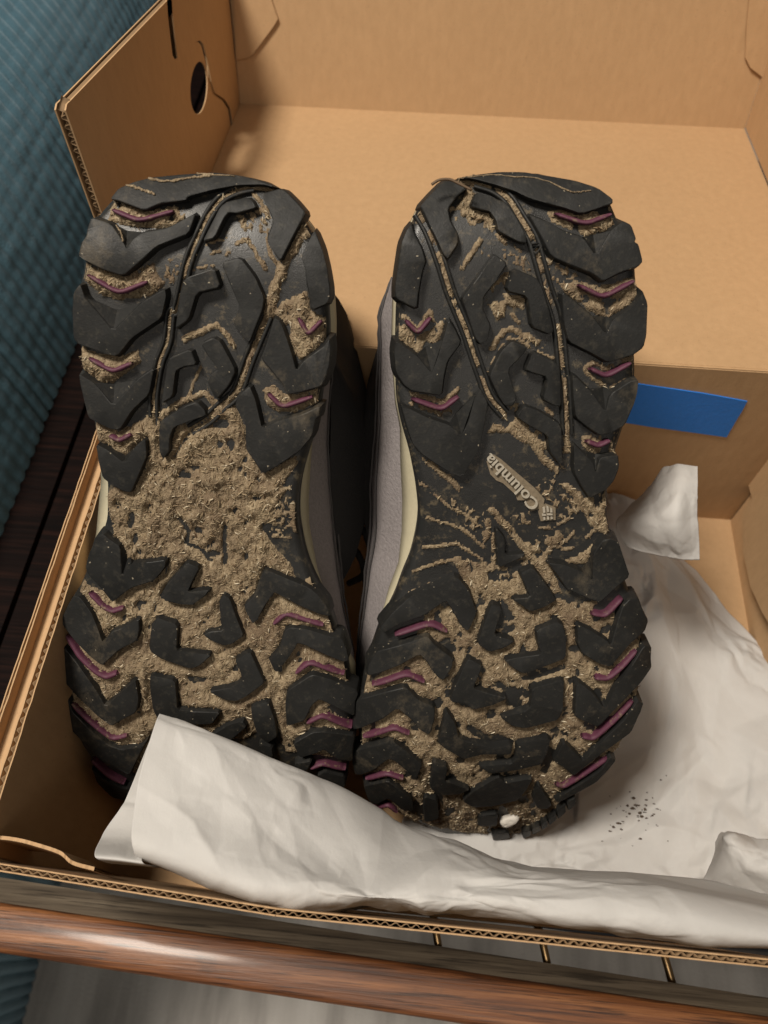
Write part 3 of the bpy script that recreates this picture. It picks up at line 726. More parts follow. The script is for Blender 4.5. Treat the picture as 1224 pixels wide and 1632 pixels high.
 laces=[([(540,828),(565,835),(582,850),(590,880),(580,915),(556,930)], [.37,.365,.36,.362,.37,.38]), ([(545,862),(562,872),(578,900),(586,950)], [.38,.375,.37,.38])])
a = lambda *f: T(620, 260, *f)
b = lambda *f: T(820, 260, *f)
c = lambda *f: T(580, 460, *f)
d = lambda *f: T(720, 460, *f)
e = lambda *f: T(820, 460, *f)
f_ = lambda *f: T(580, 660, *f)
g = lambda *f: T(760, 660, *f)
h = lambda *f: T(560, 860, *f)
i_ = lambda *f: T(700, 840, *f)
j = lambda *f: T(820, 840, *f)
k_ = lambda *f: T(540, 1080, *f)
m_ = lambda *f: T(660, 1040, *f)
n_ = lambda *f: T(820, 1040, *f)
o_ = lambda *f: T(700, 1160, *f)
RIGHT = dict(strokes_groove=lambda: [(.0014, a(240,400, 330,560, 420,800, 500,1050)+d(120,350, 160,470, 240,700, 310,880, 430,1020)), (.0015, a(700,150, 850,200, 970,290, 1060,430, 1150,580, 1200,700)+b(170,680, 260,1000)+d(860,260, 900,640, 920,800, 940,1180))], ends=((803, 1335), (818, 284)), label='right muddy boot, sole up, raised lettering on its cleaner arch', mudh=.0017, bare=.60, crack=.5, bits=6000,
 outline=[(672,320),(700,292),(760,277),(840,274),(915,286),(970,314),(985,350),(1010,390),(1015,450),(1021,510),(1012,560),(1014,600),(1002,660),(983,715),(970,765),(968,810),(972,850),(985,872),(998,930),(1016,970),(1025,1030),(1022,1080),(1012,1120),(1000,1165),(970,1212),(938,1246),(903,1284),(850,1318),(790,1340),(740,1341),(690,1323),(640,1298),(602,1272),(578,1238),(575,1190),(573,1140),(578,1090),(588,1055),(605,1004),(630,958),(645,915),(655,895),(666,848),(669,815),(664,770),(654,719),(641,676),(633,635),(631,560),(633,480),(641,410),(653,367)],
 lugs=[
  a(570,118, 720,92, 900,70, 1100,72)+b(200,92, 490,140, 650,190, 700,215, 800,290, 800,330, 700,360, 540,410, 400,360, 280,330, 120,285, 0,225)+a(880,180, 700,130),
  dict(p=a(250,350, 340,250, 440,150, 520,140, 640,200, 560,260, 480,370, 500,470, 560,570, 560,660, 480,780, 440,740, 400,640, 330,500, 280,400), d=.0012),
  dict(p=a(185,490, 200,560, 270,690, 300,790, 265,900, 240,1050, 230,1190, 50,1100, 50,1000, 70,850, 100,650, 150,530), d=.0012),
  dict(p=c(690,250, 740,330, 790,440, 680,590, 650,720, 630,870, 540,855, 390,835, 320,780, 260,680, 245,520, 260,420, 430,540, 550,690, 600,560, 640,420), n=c(430,540, 550,690, 640,420, 500,470), d=.0016),
  dict(p=c(300,940, 380,980, 520,1050, 700,1110, 795,1190, 850,1080, 905,870, 960,830, 1010,930, 1000,1010)+f_(960,190, 930,310, 800,510, 680,470, 470,330, 400,250, 350,110), n=c(700,1110, 795,1190, 905,870, 750,1010)),
  a(665,350, 710,240, 830,275, 960,320, 1040,440, 1110,570, 1120,650, 1060,640, 960,590, 890,550, 870,460, 820,390, 740,375),
  a(600,1090, 700,960, 810,800, 860,740, 965,815, 870,960, 770,1090, 760,1180)+d(265,190, 320,300, 290,420, 235,455, 190,400, 125,200, 90,100),
  a(1010,855, 1200,935)+b(230,1010)+d(790,160, 830,350, 790,370, 650,310, 615,60, 440,15),
  d(320,680, 400,510, 490,425, 620,480, 560,560, 460,660, 500,800, 530,900, 490,960, 430,950, 380,870, 310,720),
  d(600,660, 660,510, 830,590, 880,640, 890,960, 830,950, 740,900, 780,720, 640,680),
  d(525,1040, 590,950, 720,1000, 895,1110)+g(700,380, 670,410, 590,300, 580,180, 420,90),
  dict(p=b(880,470, 950,500, 990,610, 980,640, 1010,660, 1045,800, 1010,840, 860,890, 720,965, 640,900, 460,830, 300,760, 220,600, 110,410, 280,480, 420,560, 560,600, 665,750, 780,550), n=b(560,600, 665,750, 780,550, 640,585), d=.0016),
  dict(p=e(1040,10, 1085,120, 1080,260, 1075,380, 1050,480, 970,540, 760,600, 640,530, 440,430, 400,270, 385,20, 500,110, 640,230, 745,370, 800,250, 960,150, 1030,60), n=e(640,230, 745,370, 800,250, 740,220), d=.0016),
  dict(p=e(470,700, 510,720, 620,830, 740,1000, 770,880, 800,840, 940,750, 1010,740, 1000,850, 970,950, 900,1110, 800,1170, 700,1200, 600,1130, 500,1050, 480,900), n=e(620,830, 740,1000, 800,840, 720,800), d=.0014),
  dict(p=g(790,240, 850,300, 940,380, 965,480, 1000,350, 1150,330, 1160,430, 1120,540, 1060,610, 920,690, 860,600, 790,470), n=g(850,300, 965,480, 1060,340, 960,320)),
  dict(p=h(230,720, 330,600, 470,470, 650,390, 860,300, 960,420, 1020,600, 950,750, 890,700, 800,540, 765,500, 590,620, 380,690, 260,760), d=.0012),
  dict(p=h(130,1040, 200,910, 420,850, 620,785, 680,860, 830,970, 820,1040, 750,1150, 700,1120, 620,1000, 555,935, 400,1020, 250,1080, 130,1110), d=.0012),
  k_(140,190, 200,165, 400,110, 545,75, 640,180, 780,240, 780,330, 740,470, 650,420, 600,350, 475,250, 350,340, 160,420, 110,420, 130,280),
  k_(125,600, 280,560, 430,510, 550,600, 680,710, 630,830, 560,770, 470,690, 410,660, 300,740, 190,790, 130,790, 110,690),
  k_(200,880, 400,840, 480,900, 600,1000, 600,1090, 520,1080, 400,980, 300,1040, 240,1000),
  i_(655,380, 760,325, 850,440, 955,595, 860,650, 745,690, 590,585, 740,572, 700,480),
  i_(430,620, 510,655, 480,770, 450,880, 620,930, 540,980, 410,1020, 310,950, 370,780),
  i_(790,840, 960,770, 1010,800, 1035,900, 1030,1070, 850,1140, 680,1195, 600,1150, 530,1085, 640,1060, 830,1035, 800,930),
  m_(440,50, 560,110, 480,290, 600,330, 765,375, 640,430, 480,470, 420,420, 290,400, 320,310, 400,120),
  m_(960,290, 1220,220, 1210,480, 1170,550, 900,620, 800,600, 700,530, 880,490, 950,440),
  m_(270,480, 330,560, 360,690, 420,720, 640,780, 800,760, 790,830, 560,830, 400,870, 280,800, 195,740, 220,640, 250,500),
  m_(840,740, 1110,700, 1090,800, 1040,910, 850,955, 620,990, 520,925, 790,905, 830,860),
  m_(160,880, 275,930, 250,1050, 330,1070, 460,1120, 380,1150, 240,1165, 130,1110, 145,980),
  o_(480,400, 540,450, 700,420, 760,420, 700,520, 640,590, 450,640, 280,650, 190,600, 260,530),
  o_(810,460, 870,560, 920,630, 880,660, 800,660, 760,580),
  k_(700,970, 800,1000, 810,1150, 700,1180, 690,1060),
  o_(330,720, 480,700, 470,800, 320,800),
  o_(430,860, 560,850, 580,900, 440,920),
  dict(p=j(720,100, 790,95, 850,130, 890,250, 940,400, 820,500, 700,615, 620,590, 430,510, 340,380, 270,290, 420,310, 560,370, 635,440, 640,220), n=j(560,370, 635,440, 640,220, 600,270), d=.0014),
  j(940,580, 1010,575, 1050,690, 1090,760, 1060,850, 940,950, 780,1140, 680,1110, 550,1030, 515,950, 510,790, 620,840, 760,930, 785,960, 840,760, 880,640),
  j(1050,965, 1115,970, 1110,1070, 1115,1130)+n_(1110,130, 1035,240, 860,420, 680,605, 560,560, 490,520, 500,270, 530,245, 640,330, 735,460, 830,280, 950,110),
  n_(1000,390, 1050,410, 1030,470, 1000,540, 950,650, 850,720, 700,830, 480,1005, 420,950, 320,890, 400,730, 480,800, 560,890, 720,720, 900,540),
  n_(780,840, 830,870, 760,960, 660,1060, 500,1150, 350,1224, 330,1200, 480,1110, 700,960),
  o_(1040,600, 1110,570, 1115,620, 1050,680), o_(960,680, 1030,620, 1030,690, 965,745), o_(890,740, 950,690, 955,750, 895,795), o_(830,780, 880,750, 885,800, 835,835), o_(755,820, 820,790, 825,840, 760,870), o_(680,850, 745,830, 750,875, 685,905),
  dict(p=i_(458,20, 478,20, 535,90, 535,230, 690,215, 700,240, 480,335), h=.0028),
 ],
 strips=[b(325,410, 580,495, 785,415), b(515,990, 720,1095, 970,960), e(610,650, 750,715, 945,605), g(885,220, 990,260, 1080,215), c(335,255, 440,365, 545,235), c(385,895, 630,985, 770,880),
  h(355,775, 640,680, 775,745), h(170,1180, 450,1085, 590,1155), k_(200,480, 450,400, 570,455), k_(220,820, 390,775, 520,820), k_(290,1060, 400,1030, 470,1090),
  j(620,700, 740,720, 875,575), n_(650,205, 760,210, 880,110, 990,-20), n_(545,680, 640,700, 800,560, 960,390), n_(330,1065, 400,1090, 560,990, 760,850)],
 mud=[[(722,893),(790,905),(838,880),(845,905),(870,885),(905,965),(945,960),(990,985),(1030,1000),(1035,1060),(1020,1120),(1000,1190),(960,1240),(900,1280),(860,1330),(740,1330),(660,1310),(620,1290),(590,1260),(570,1200),(575,1110),(585,1070),(640,1055),(655,1035),(672,1000),(690,965),(755,950),(740,930)],
  a(640,210, 700,250, 650,350, 820,400, 880,530, 760,530, 600,480, 550,380), a(480,330, 560,380, 550,470), a(850,560, 960,610, 1060,700, 940,660),
  d(280,90, 400,40, 590,70, 600,170, 440,130, 430,230, 380,260, 340,180), a(1000,850, 960,960, 900,1100, 800,1150, 850,980, 960,880),
  b(280,390, 400,380, 540,430, 700,370, 780,350, 870,490, 700,560, 600,590, 320,480), b(390,1000, 500,960, 700,1010, 980,930, 1030,1050, 960,1160, 740,1270, 540,1140, 430,1060),
  g(860,190, 940,170, 1080,180, 1110,250, 940,340, 870,270), c(270,340, 330,300, 440,390, 490,430, 480,540, 430,530, 300,420), c(460,380, 560,330, 670,240, 640,360, 590,470, 500,420),
  g(90,150, 150,80, 250,130, 300,40, 420,120, 580,200, 580,290, 480,280, 370,220, 260,150), g(890,690, 1050,620, 1060,900, 1070,1000, 960,930), g(650,960, 730,950, 700,1020, 640,1090, 600,1150, 420,1130, 380,1060, 640,1010),
  g(1020,1000, 880,1130, 760,1180, 700,1220, 900,1220, 960,1100)],
 smear=[g(480,600, 650,520, 760,680, 870,790, 680,860, 600,720), g(280,850, 430,800, 440,900, 300,910), f_(700,700, 980,800, 980,1000, 800,900), b(180,700, 560,880, 400,1000, 160,860), g(1080,170, 1170,150, 1170,330, 1050,330), a(700,700, 1080,690, 1180,900, 900,800), h(560,630, 760,500, 870,660, 720,680), i_(120,250, 400,300, 430,360, 200,420)],
 strokes=[(13, a(240,400, 330,560, 420,800, 500,1050, 600,1224)), (11, d(60,160, 120,350, 160,470)), (8, d(160,470, 240,700, 310,880, 430,1020)), (14, d(430,1020, 600,1120, 760,1210)), (11, g(450,230, 560,380, 650,470)), (12, g(720,570, 850,700, 960,900)),
  (15, a(560,125, 700,150, 850,200, 970,290, 1060,430)), (13, a(1060,430, 1150,580, 1224,760)), (9, b(60,450, 170,680, 260,1000, 290,1130)), (8, d(790,60, 800,120)), (9, d(860,260, 880,450)), (10, d(880,450, 900,640, 920,800, 940,1224)), (10, g(740,0, 740,300, 710,440)),
  (7, a(750,620, 600,850)), (9, d(330,480, 430,350, 480,320, 740,460)), (6, d(400,510, 470,410, 560,420, 630,470)), (7, d(590,640, 650,510, 830,570)), (5, d(310,650, 360,570)), (8, d(500,970, 580,950)), (5, d(490,210, 550,280)), (6, d(510,1050, 560,970)), (5, d(780,990, 820,1030)),
  (7, e(580,650, 640,610, 760,660, 930,570, 1000,600, 1000,720)), (8, e(930,750, 800,820)), (6, e(580,680, 740,790)), (7, c(325,230, 430,330, 540,190, 565,260)), (8, c(380,860, 540,900, 640,940, 760,830)), (7, c(390,930, 630,1030, 700,1000)),
  (4, g(500,930, 620,930, 760,860)), (4, g(500,1015, 640,1010)), (4, g(660,1100, 800,970)), (11, g(120,790, 300,980, 480,1224)), (8, f_(500,370, 650,500, 800,630)), (3.2, f_(470,570, 700,760, 860,850, 980,940)), (3.8, f_(520,850, 800,940, 980,1090)), (4, f_(480,1095, 760,1060, 960,1190)),
  (4, h(510,265, 700,200, 870,160)), (3, h(470,440, 820,300)), (8, g(100,870, 80,1040)), (4, i_(440,60, 445,330)), (7, m_(470,570, 660,690, 960,630, 1160,570)), (7, m_(370,660, 500,720, 650,770)), (3, g(700,1105, 800,1105)), (5, g(900,1010, 980,940)), (4, d(320,640, 300,700))],
 cuts=[(12, m_(450,630, 560,700, 680,750, 790,740)), (9, m_(900,220, 1060,190, 1220,130)), (5, g(690,440, 750,560)), (4, a(220,470, 310,640, 380,800)), (3, d(150,500, 290,850)), (6, i_(400,130, 400,320))],
 holes=[(820,1108,22,13),(795,1095,12,6),(712,1035,22,13),(795,1180,18,6),(800,1250,18,7),(735,1215,6,6),(850,1075,12,5),(700,1120,6,10),(640,1190,10,6)],
 toplines=[(1.2, a(640,110, 850,95, 1000,110)+b(200,125, 480,240)), (1.0, a(560,130, 700,95)), (1.2, b(480,240, 620,220)), (1.3, j(430,190, 380,185))],
 cream=[(629,640),(637,680),(638,738),(641,797),(640,846),(635,895),(619,938),(606,990),(592,1040)],
 grey=[(606,500),(607,540),(604,600),(600,670),(595,729),(591,768),(592,836),(586,885),(580,948),(575,997),(572,1056)],
 laces=[])
for z in (LEFT, RIGHT):
    for s_ in z['lugs']: pass
SL, BL, OL_ = build_boot('L')
SR, BR, OR_ = build_boot('R')
# loose straw standing proud at the right heel
mb = MB(); q = spline([*[at(u, v, .2435) for u, v in ((688, 294), (700, 287), (716, 286), (730, 292), (752, 303))]], 24); mb.tube(q, .00045, 6); mb.build('straw_stem', STRAW, BR, True)
# lettering moulded on the right arch
def on_sole_mesh(S, name, v2, faces, org, dx, dy, off, mat, parent, thick):
    """v2: (x, y, side) letters mapped with origin/px axes onto the sole"""
    px = np.array([np.asarray(org)+x_*np.asarray(dx)+y_*np.asarray(dy) for x_, y_, _ in v2]); lw = S.un(px, off)
    V = S.pt(lw[:, 1], lw[:, 0], off) + np.array([z_*thick for _, _, z_ in v2])[:, None]*S.eN
    return obj(name, V, faces, mat, parent)
cu = bpy.data.curves.new('t', 'FONT'); cu.body = 'Columbia'; cu.size = 1; cu.extrude = .5; cu.space_character = 1.02; cu.offset = .012
co = bpy.data.objects.new('t', cu); COL.objects.link(co); dg = bpy.context.evaluated_depsgraph_get(); me = bpy.data.meshes.new_from_object(co.evaluated_get(dg))
v2 = [tuple(v.co) for v in me.vertices]; fs = [list(p.vertices) for p in me.polygons]; xs = [v[0] for v in v2]; W_ = max(xs)
bpy.data.objects.remove(co)
dx = np.array([783-862, 737-818.])/W_; L_ = np.linalg.norm(dx); dx = dx; up = np.array([dx[1], -dx[0]])/L_*26.0
org = np.array([861, 803.])
lett = on_sole_mesh(SR, 'lettering', [(x_, y_, z_) for x_, y_, z_ in v2], fs, org, dx, up, .0014, LOGO, OR_, .0010)
def sole_slab(S, name, px, z0, z1, mat, parent):
    p = S.un(px, z1)
    if area2(p) < 0: p = p[::-1]
    n = len(p); V = np.concatenate([S.pt(p[:, 1], p[:, 0], z1), S.pt(p[:, 1], p[:, 0], z0)])
    return obj(name, V, [list(range(n))]+[(i, n+i, n+(i+1) % n, (i+1) % n) for i in range(n)], mat, parent)
sole_slab(SR, 'lettering_pad', g(80,390, 140,330, 200,370, 470,600, 550,690, 540,760, 440,790, 390,740, 410,700, 330,700, 310,650, 210,560, 160,540, 110,490), -.001, .0007, PAD, OR_)
sole_slab(SR, 'emblem_pad', g(510,760, 560,730, 640,760, 640,860, 520,870, 500,800), -.001, .0008, PAD, OR_)
for q in (g(535,765, 552,755, 558,800, 540,805), g(565,748, 582,752, 588,795, 570,795), g(595,762, 612,768, 616,800, 598,800), g(530,815, 560,812, 562,826, 532,829), g(570,808, 616,810, 616,823, 570,822), g(540,840, 556,838, 558,860, 542,862), g(570,834, 586,834, 588,858, 572,858), g(600,834, 616,836, 618,852, 602,854)):
    sole_slab(SR, 'emblem_bar', q, 0, .0017, LOGO, OR_)
# white pebble wedged in the right toe
bm = bmesh.new(); bmesh.ops.create_icosphere(bm, subdivisions=3, radius=1)
pc = SR.un(o_(570, 755), .003); pc3 = SR.pt(pc[:, 1], pc[:, 0], .0025)[0]
V = np.array([v.co[:] for v in bm.verts]); F = [[v.index for v in f.verts] for f in bm.faces]; bm.free()
r_ = 1+.35*(fbm(V[:, 0]*1.3+5, V[:, 1]*1.3+V[:, 2]*.9, 4)-.5)*2
V = V*r_[:, None]; V = np.sign(V)*np.abs(V)**.85
V = pc3 + V[:, :1]*(SR.eW*.0039+SR.eL*.0010) + V[:, 1:2]*(SR.eL*.0027) + V[:, 2:3]*SR.eN*.0022
tag(obj('pebble', V, F, PEB, loc=tuple(pc3)), 'small white pebble wedged in the toe of the right boot', 'pebble')

# ---------------------------------------------------------------- tissue paper
def facets(X, Y, c, seed):
    """piecewise flat random facets with straight creases"""
    th = .5+seed*.37; x = (X*math.cos(th)+Y*math.sin(th))/c; y = (-X*math.sin(th)+Y*math.cos(th))/c
    x, y = x+.75*(fbm(x*.6, y*.6, seed, 2)-.5)*2, y+.75*(fbm(x*.6+7, y*.6, seed+1, 2)-.5)*2
    ix = np.floor(x).astype(np.int64); iy = np.floor(y).astype(np.int64); fx, fy = x-ix, y-iy
    a, b, cc, d = hsh(ix, iy, seed), hsh(ix+1, iy, seed), hsh(ix, iy+1, seed), hsh(ix+1, iy+1, seed)
    t1 = np.where(fx > fy, a+fx*(b-a)+fy*(d-b), a+fx*(d-cc)+fy*(cc-a))
    t2 = np.where(fx+fy < 1, a+fx*(b-a)+fy*(cc-a), d+(1-fx)*(cc-d)+(1-fy)*(b-d))
    return np.where(hsh(ix, iy, seed+9) > .5, t1, t2)-.5
def crumple(G, c, amp, seed, fine=.35):
    nr, nc = G.shape[:2]
    du = np.linalg.norm(np.diff(G, axis=1), axis=-1).mean()*nc; dv = np.linalg.norm(np.diff(G, axis=0), axis=-1).mean()*nr
    X, Y = np.meshgrid(np.linspace(0, du, nc), np.linspace(0, dv, nr))
    Hh = amp*facets(X, Y, c, seed)+.5*amp*facets(X, Y, c*.61, seed+3)
    for q, k in ((.34, 1.0), (.15, .4)):
        mk = np.clip((fbm(X/(c*.8), Y/(c*.8), seed+40, 2)-.42)*5, 0, 1); Hh += amp*fine*k*mk*facets(X, Y, c*q, seed+17)
    return G+grid_normals(G)*(Hh-Hh.mean())[..., None]
def sheet(name, ctrl, nr, nc, parent=None, cr=None, loc=None, fix=None):
    G = surf(ctrl, nr, nc)
    if cr: G = crumple(G, *cr)
    if fix: G = fix(G)
    o = obj(name, G.reshape(-1, 3), grid_faces(nr, nc), PAPER, parent, True, loc=loc)
    sd = o.modifiers.new('thin', 'SOLIDIFY'); sd.thickness = .00018
    return o
cols = [
 [(213,1425,.262),(214,1368,.250),(218,1262,.262),(250,1146,.280),(258,1156,.296)],
 [(330,1455,.262),(330,1400,.246),(332,1290,.262),(332,1170,.279),(340,1184,.296)],
 [(440,1500,.262),(440,1442,.245),(440,1322,.262),(440,1208,.281),(448,1224,.298)],
 [(540,1530,.262),(540,1468,.243),(540,1362,.258),(545,1256,.287),(552,1272,.302)],
 [(620,1540,.262),(620,1474,.242),(620,1390,.252),(636,1311,.290),(640,1330,.305)],
 [(700,1545,.262),(700,1480,.242),(700,1391,.248),(726,1343,.272),(735,1350,.300)],
 [(800,1553,.262),(800,1486,.242),(800,1399,.247),(824,1388,.262),(835,1382,.305)],
 [(950,1566,.262),(950,1500,.242),(950,1414,.247),(962,1405,.268),(970,1400,.310)],
 [(1100,1580,.262),(1100,1514,.242),(1100,1430,.247),(1108,1420,.270),(1110,1414,.312)],
 [(1260,1594,.262),(1260,1528,.242),(1260,1452,.246),(1264,1440,.270),(1266,1434,.312)]]
ctrl = np.array([[at(*q) for q in col] for col in cols]).transpose(1, 0, 2)
WY = lambda u: on_z(u, np.interp(u, [-60, 440, 1330], [1366, 1447, 1539]), ZR)[1]
def in_wall(u, v, lo=.03):
    for z_ in np.linspace(.122, lo, 80):
        p = on_z(u, v, z_)
        if p[1] > WY(u)+.009*(ZR-z_)/ZR+.0028: break
    return p
for k, col in enumerate(cols):
    u, v = col[1][:2]; ve = np.interp(u, [-60, 440, 1330], [1366, 1447, 1539])-19
    ctrl[1, k] = in_wall(u, min(v, ve)); ctrl[0, k] = ctrl[1, k]+[0, .0042, -.05]
    ctrl[0, k][2] = max(ctrl[0, k][2], .008)
pf = root('tissue_paper', 'crumpled white tissue paper folded over the boot toes along the front wall', 'paper', tuple(ctrl[1, 4]))
sheet('front_sheet', ctrl, 170, 420, pf, (.046, .0058, 6, .42))
cols = [[(152,1420,.262),(156,1385,.262),(163,1330,.268),(192,1288,.276),(207,1258,.280),(250,1152,.2835)], [(190,1425,.264),(194,1388,.262),(200,1335,.269),(216,1290,.277),(226,1260,.281),(256,1160,.2845)], [(226,1432,.266),(230,1392,.263),(236,1340,.270),(244,1300,.278),(250,1265,.282),(266,1172,.2855)]]
ctrl = np.array([[at(*q) for q in col] for col in cols]).transpose(1, 0, 2)
for k, col in enumerate(cols):
    ctrl[1, k] = in_wall(col[1][0], col[1][1]-14); ctrl[0, k] = ctrl[1, k]+[0, .0042, -.05]; ctrl[0, k][2] = max(ctrl[0, k][2], .008)
sheet('back_layer', ctrl, 70, 50, pf, (.025, .0016, 9, .3))
zz = lambda *q: [on_z(u, v, z) for u, v, z in q]
ctrl = np.array([
 zz((610,1412,.012),(800,1420,.012),(960,1430,.014),(1120,1442,.02),(1330,1455,.03)),
 zz((640,1310,.009),(800,1335,.009),(950,1345,.010),(1120,1345,.014),(1320,1370,.040)),
 zz((690,1180,.008),(850,1200,.008),(1000,1200,.009),(1130,1180,.012),(1300,1200,.040)),
 zz((740,1040,.008),(890,1040,.010),(1010,1030,.018),(1110,1020,.016),(1240,1060,.018)),
 zz((780,930,.008),(920,930,.012),(1005,920,.026),(1080,925,.026),(1170,960,.012)),
 zz((800,850,.008),(930,850,.016),(985,840,.032),(1040,850,.036),(1112,892,.020)),
 zz((820,790,.008),(935,800,.012),(972,790,.024),(1010,800,.034),(1060,850,.030))])
ps = root('tissue_paper', 'crumpled white tissue paper spread on the box bottom beside the right boot', 'paper', tuple(ctrl[2, 2]))
def settle(G):
    lim = .0075+np.clip((G[..., 0]-.085)/.03, 0, 1)*.08+np.clip((G[..., 1]-.11)/.05, 0, 1)*.08
    G[..., 2] = np.maximum(np.minimum(G[..., 2], lim), .0046+.0006*np.sin(G[..., 0]*300)); return G
fs = sheet('floor_sheet', ctrl, 260, 240, ps, (.034, .0115, 23, .5), fix=settle)
ctrl = np.array([
 [at(1000,872,.330), at(1040,884,.325), at(1080,890,.318), at(1115,892,.315)],
 [at(985,830,.335), at(1030,836,.318), at(1075,838,.306), at(1114,830,.308)],
 [at(1010,798,.335), at(1042,790,.320), at(1078,786,.308), at(1113,780,.310)],
 [at(1030,775,.338), at(1060,748,.330), at(1085,743,.322), at(1112,740,.320)]])
sheet('folded_corner', ctrl, 90, 90, ps, (.024, .0042, 33, .3))
ctrl = np.array([
 [at(1120,1412,.322), at(1160,1425,.312), at(1210,1440,.300), at(1270,1452,.292)],
 [at(1128,1390,.322), at(1160,1385,.302), at(1210,1390,.292), at(1270,1400,.285)],
 [at(1140,1350,.325), at(1158,1340,.300), at(1205,1355,.296), at(1270,1360,.288)],
 [at(1150,1326,.328), at(1166,1330,.312), at(1205,1340,.308), at(1270,1340,.30)]])
sheet('crumpled_peak', ctrl, 90, 90, ps, (.020, .0046, 41, .3))
# dirt dropped on the paper
from mathutils.bvhtree import BVHTree
bv = BVHTree.FromPolygons([(v.co+fs.parent.location)[:] for v in fs.data.vertices], [p.vertices[:] for p in fs.data.polygons])
V = []; F = []
spots = [(1010,1272,5),(1000,1284,4),(985,1312,3.5),(978,1318,4),(1020,1296,5),(1030,1304,4),(1018,1308,3),(1020,1337,3.5),(1003,1297,4),(1053,1243,2.5),(1028,1290,5),(1013,1283,4),(972,1325,2.5),(990,1322,3),(1004,1262,2.5),(1040,1300,3),(1062,1236,2),(1007,1288,5),(1022,1301,5)]
for u, v, s_ in spots+[(rng.normal(1010, 26), rng.normal(1300, 24), rng.uniform(.8, 2.2)) for _ in range(40)]:
    hit = bv.ray_cast(Vector(CAMP), Vector(ray(u, v))); p = (np.array(hit[0]) if hit[0] else on_z(u, v, .012))+[0, 0, .0002]; r = s_*.00018; o = len(V); an = rng.random()*3
    for k in range(6):
        t_ = k*math.pi/3; V.append((p+[r*math.cos(t_+an)*rng.uniform(.6, 1.7)*(2.2 if an > 2 else 1), r*math.sin(t_+an)*rng.uniform(.5, 1.1), 0]).tolist())
    V.append((p+[0, 0, r*.9]).tolist()); V.append((p-[0, 0, .004]).tolist())
    F += [(o+k, o+(k+1) % 6, o+6) for k in range(6)]+[(o+(k+1) % 6, o+k, o+7) for k in range(6)]
tag(obj('dirt_crumbs', V, F, CRUMB), 'dark dirt crumbs fallen on the tissue paper by the right toe', 'dirt', None, 'stuff')

# ---------------------------------------------------------------- table, armchair, floor
table = root('coffee_table', 'wooden coffee table with a polished rounded rail under the box', 'table', (0, .1, -.45))
r0, r1 = on_z(0, 1438, -.004), on_z(1224, 1620, -.004); q0, q1 = on_z(0, 1518, -.012), on_z(1224, 1715, -.012)
tx = (r1-r0)/np.linalg.norm(r1-r0); ty_ = np.array([tx[1], -tx[0], 0]); wd = float(np.dot(q0-r0, ty_))
prof = []
for k in range(15):
    t_ = math.pi*(k/14); prof.append((wd*.5*(1-math.cos(t_)), .0065*math.sin(t_)**.36-.006))
prof += [(wd*.98, -.03), (wd*.02, -.03)]
s0 = r0-tx*.35; V = []
for s_ in np.linspace(0, 1.1, 60): V += [(s0+tx*s_+ty_*x_+np.array([0, 0, z_+.004])).tolist() for x_, z_ in prof]
npf = len(prof)
o = obj('rail', V, [x_[::-1] for x_ in grid_faces(60, npf, True).tolist()], RAILW, table, True)
i0, i1 = on_z(165, 1424, -.0035), on_z(1224, 1590, -.0035); ix = (i1-i0)/np.linalg.norm(i1-i0)
ia, ib = i0-ix*.5, i0+ix*.7; oa, ob = s0+np.array([0, 0, .0005])-tx*.2, s0+tx*1.1+np.array([0, 0, .0005])
V = [oa, ob, ib, ia]; V = [np.array([p[0], p[1], -.0035]) for p in V]+[np.array([p[0], p[1], -.025]) for p in V]
obj('inner_frame', V, [(0, 1, 2, 3), (7, 6, 5, 4), (3, 2, 6, 7), (0, 4, 5, 1)], GREYW, table)
mb = MB(); mb.box(s0-ty_*.0221+np.array([0, 0, -.014]), tx*1.1, -ty_*.6, np.array([0, 0, .006])); mb.build('glass_top', GLASS, table)
for u in (690, 862, 1058):
    p = on_z(u, np.interp(u, [690, 862, 1058], [1486, 1510, 1534]), -.005); mb = MB(); q = p+np.array([0, 0, -.0015])
    mb.tube([q+ty_*.016+tx*.006, q-ty_*.006, q-ty_*.009-tx*.002], .0018, 10); mb.build('bronze_bar', BRASS, table, True)
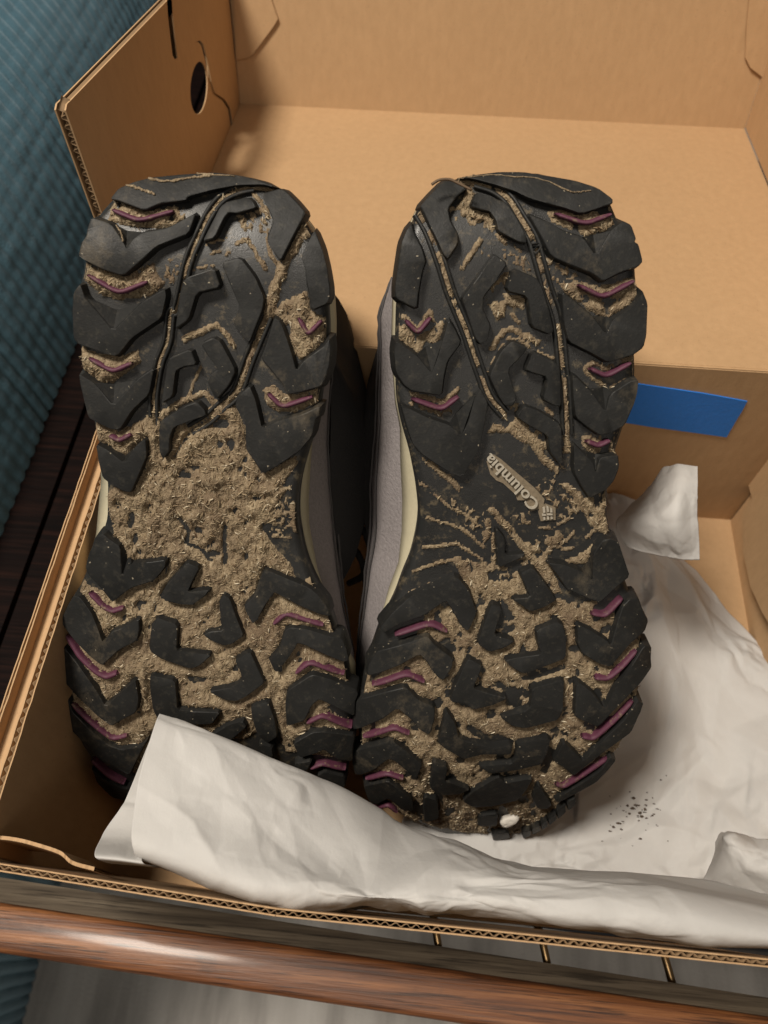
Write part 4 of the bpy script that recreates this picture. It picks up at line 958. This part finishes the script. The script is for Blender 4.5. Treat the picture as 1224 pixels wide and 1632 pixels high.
# left-hand rail of the table, beside the box; shade painted into its dark wood
e0, e1 = on_z(-40, 1010, -.006), on_z(128, 575, -.006)
dv = (e1-e0)/np.linalg.norm(e1-e0); nv = np.array([dv[1], -dv[0], 0])
EXT = float(np.dot(e0-s0, -ty_)/np.dot(dv, -ty_))-.012
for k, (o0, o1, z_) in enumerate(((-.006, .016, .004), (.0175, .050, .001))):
    mb = MB(); mb.box(e0-dv*EXT+nv*o0+np.array([0, 0, -.03]), dv*(.9+EXT), nv*(o1-o0), np.array([0, 0, .03+z_])); mb.build('side_rail', SHADEDW, table)
for sx_ in (-.30, .62):
    mb = MB(); p = s0+tx*(.35+sx_)-ty_*.02; mb.box(p+np.array([0, 0, -.45]), tx*.04, -ty_*.04, np.array([0, 0, .425])); mb.build('leg', RAILW, table)
# armchair: waffle-ribbed upholstery, profile swept along its arm
chair = root('armchair', 'armchair in teal blue waffle-ribbed fabric beside the table', 'armchair', (-.4, .2, -.45))
cx_ = e0[0]-.02; NA, NPF = 640, 380
prof = spline([(-.45, .20), (-.24, .215), (-.135, .195), (-.075, .135), (-.046, .05), (-.037, -.06), (-.055, -.18), (-.12, -.45)], NPF)
sl = np.concatenate([[0], np.cumsum(np.linalg.norm(np.diff(prof, axis=0), axis=1))])
tn = np.gradient(prof, axis=0); tn /= np.linalg.norm(tn, axis=1, keepdims=True); nn = np.stack([tn[:, 1]*-1, tn[:, 0]], 1)
ya = np.linspace(-.25, .95, NA); YY, SS = np.meshgrid(ya, sl, indexing='ij')
rib = np.abs(np.sin(math.pi*YY/.0095+.3*(fbm(YY/.05, SS/.05, 2)-.5)))**.35; cell = np.abs(np.sin(math.pi*SS/.0125+.4*(fbm(YY/.05+4, SS/.05, 6)-.5)))**.3
hh = -.0026+.0032*rib*(.82+.18*cell)+.001*(fbm(YY/.012, SS/.012, 12)-.5)
PX = prof[None, :, 0]+nn[None, :, 0]*hh; PZ = prof[None, :, 1]+nn[None, :, 1]*hh
bx_ = e0+np.array([.034, 0, 0]); V = np.stack([bx_[0]+PX+dv[0]/dv[1]*(YY-bx_[1])*.9, YY, PZ], -1)
obj('arm_upholstery', V.reshape(-1, 3), grid_faces(NA, NPF), TEAL, chair, True)
mb = MB(); mb.box((-3, -3, -.47), (6, 0, 0), (0, 6, 0), (0, 0, .02)); tag(mb.build('floor', RUG), kind='structure')
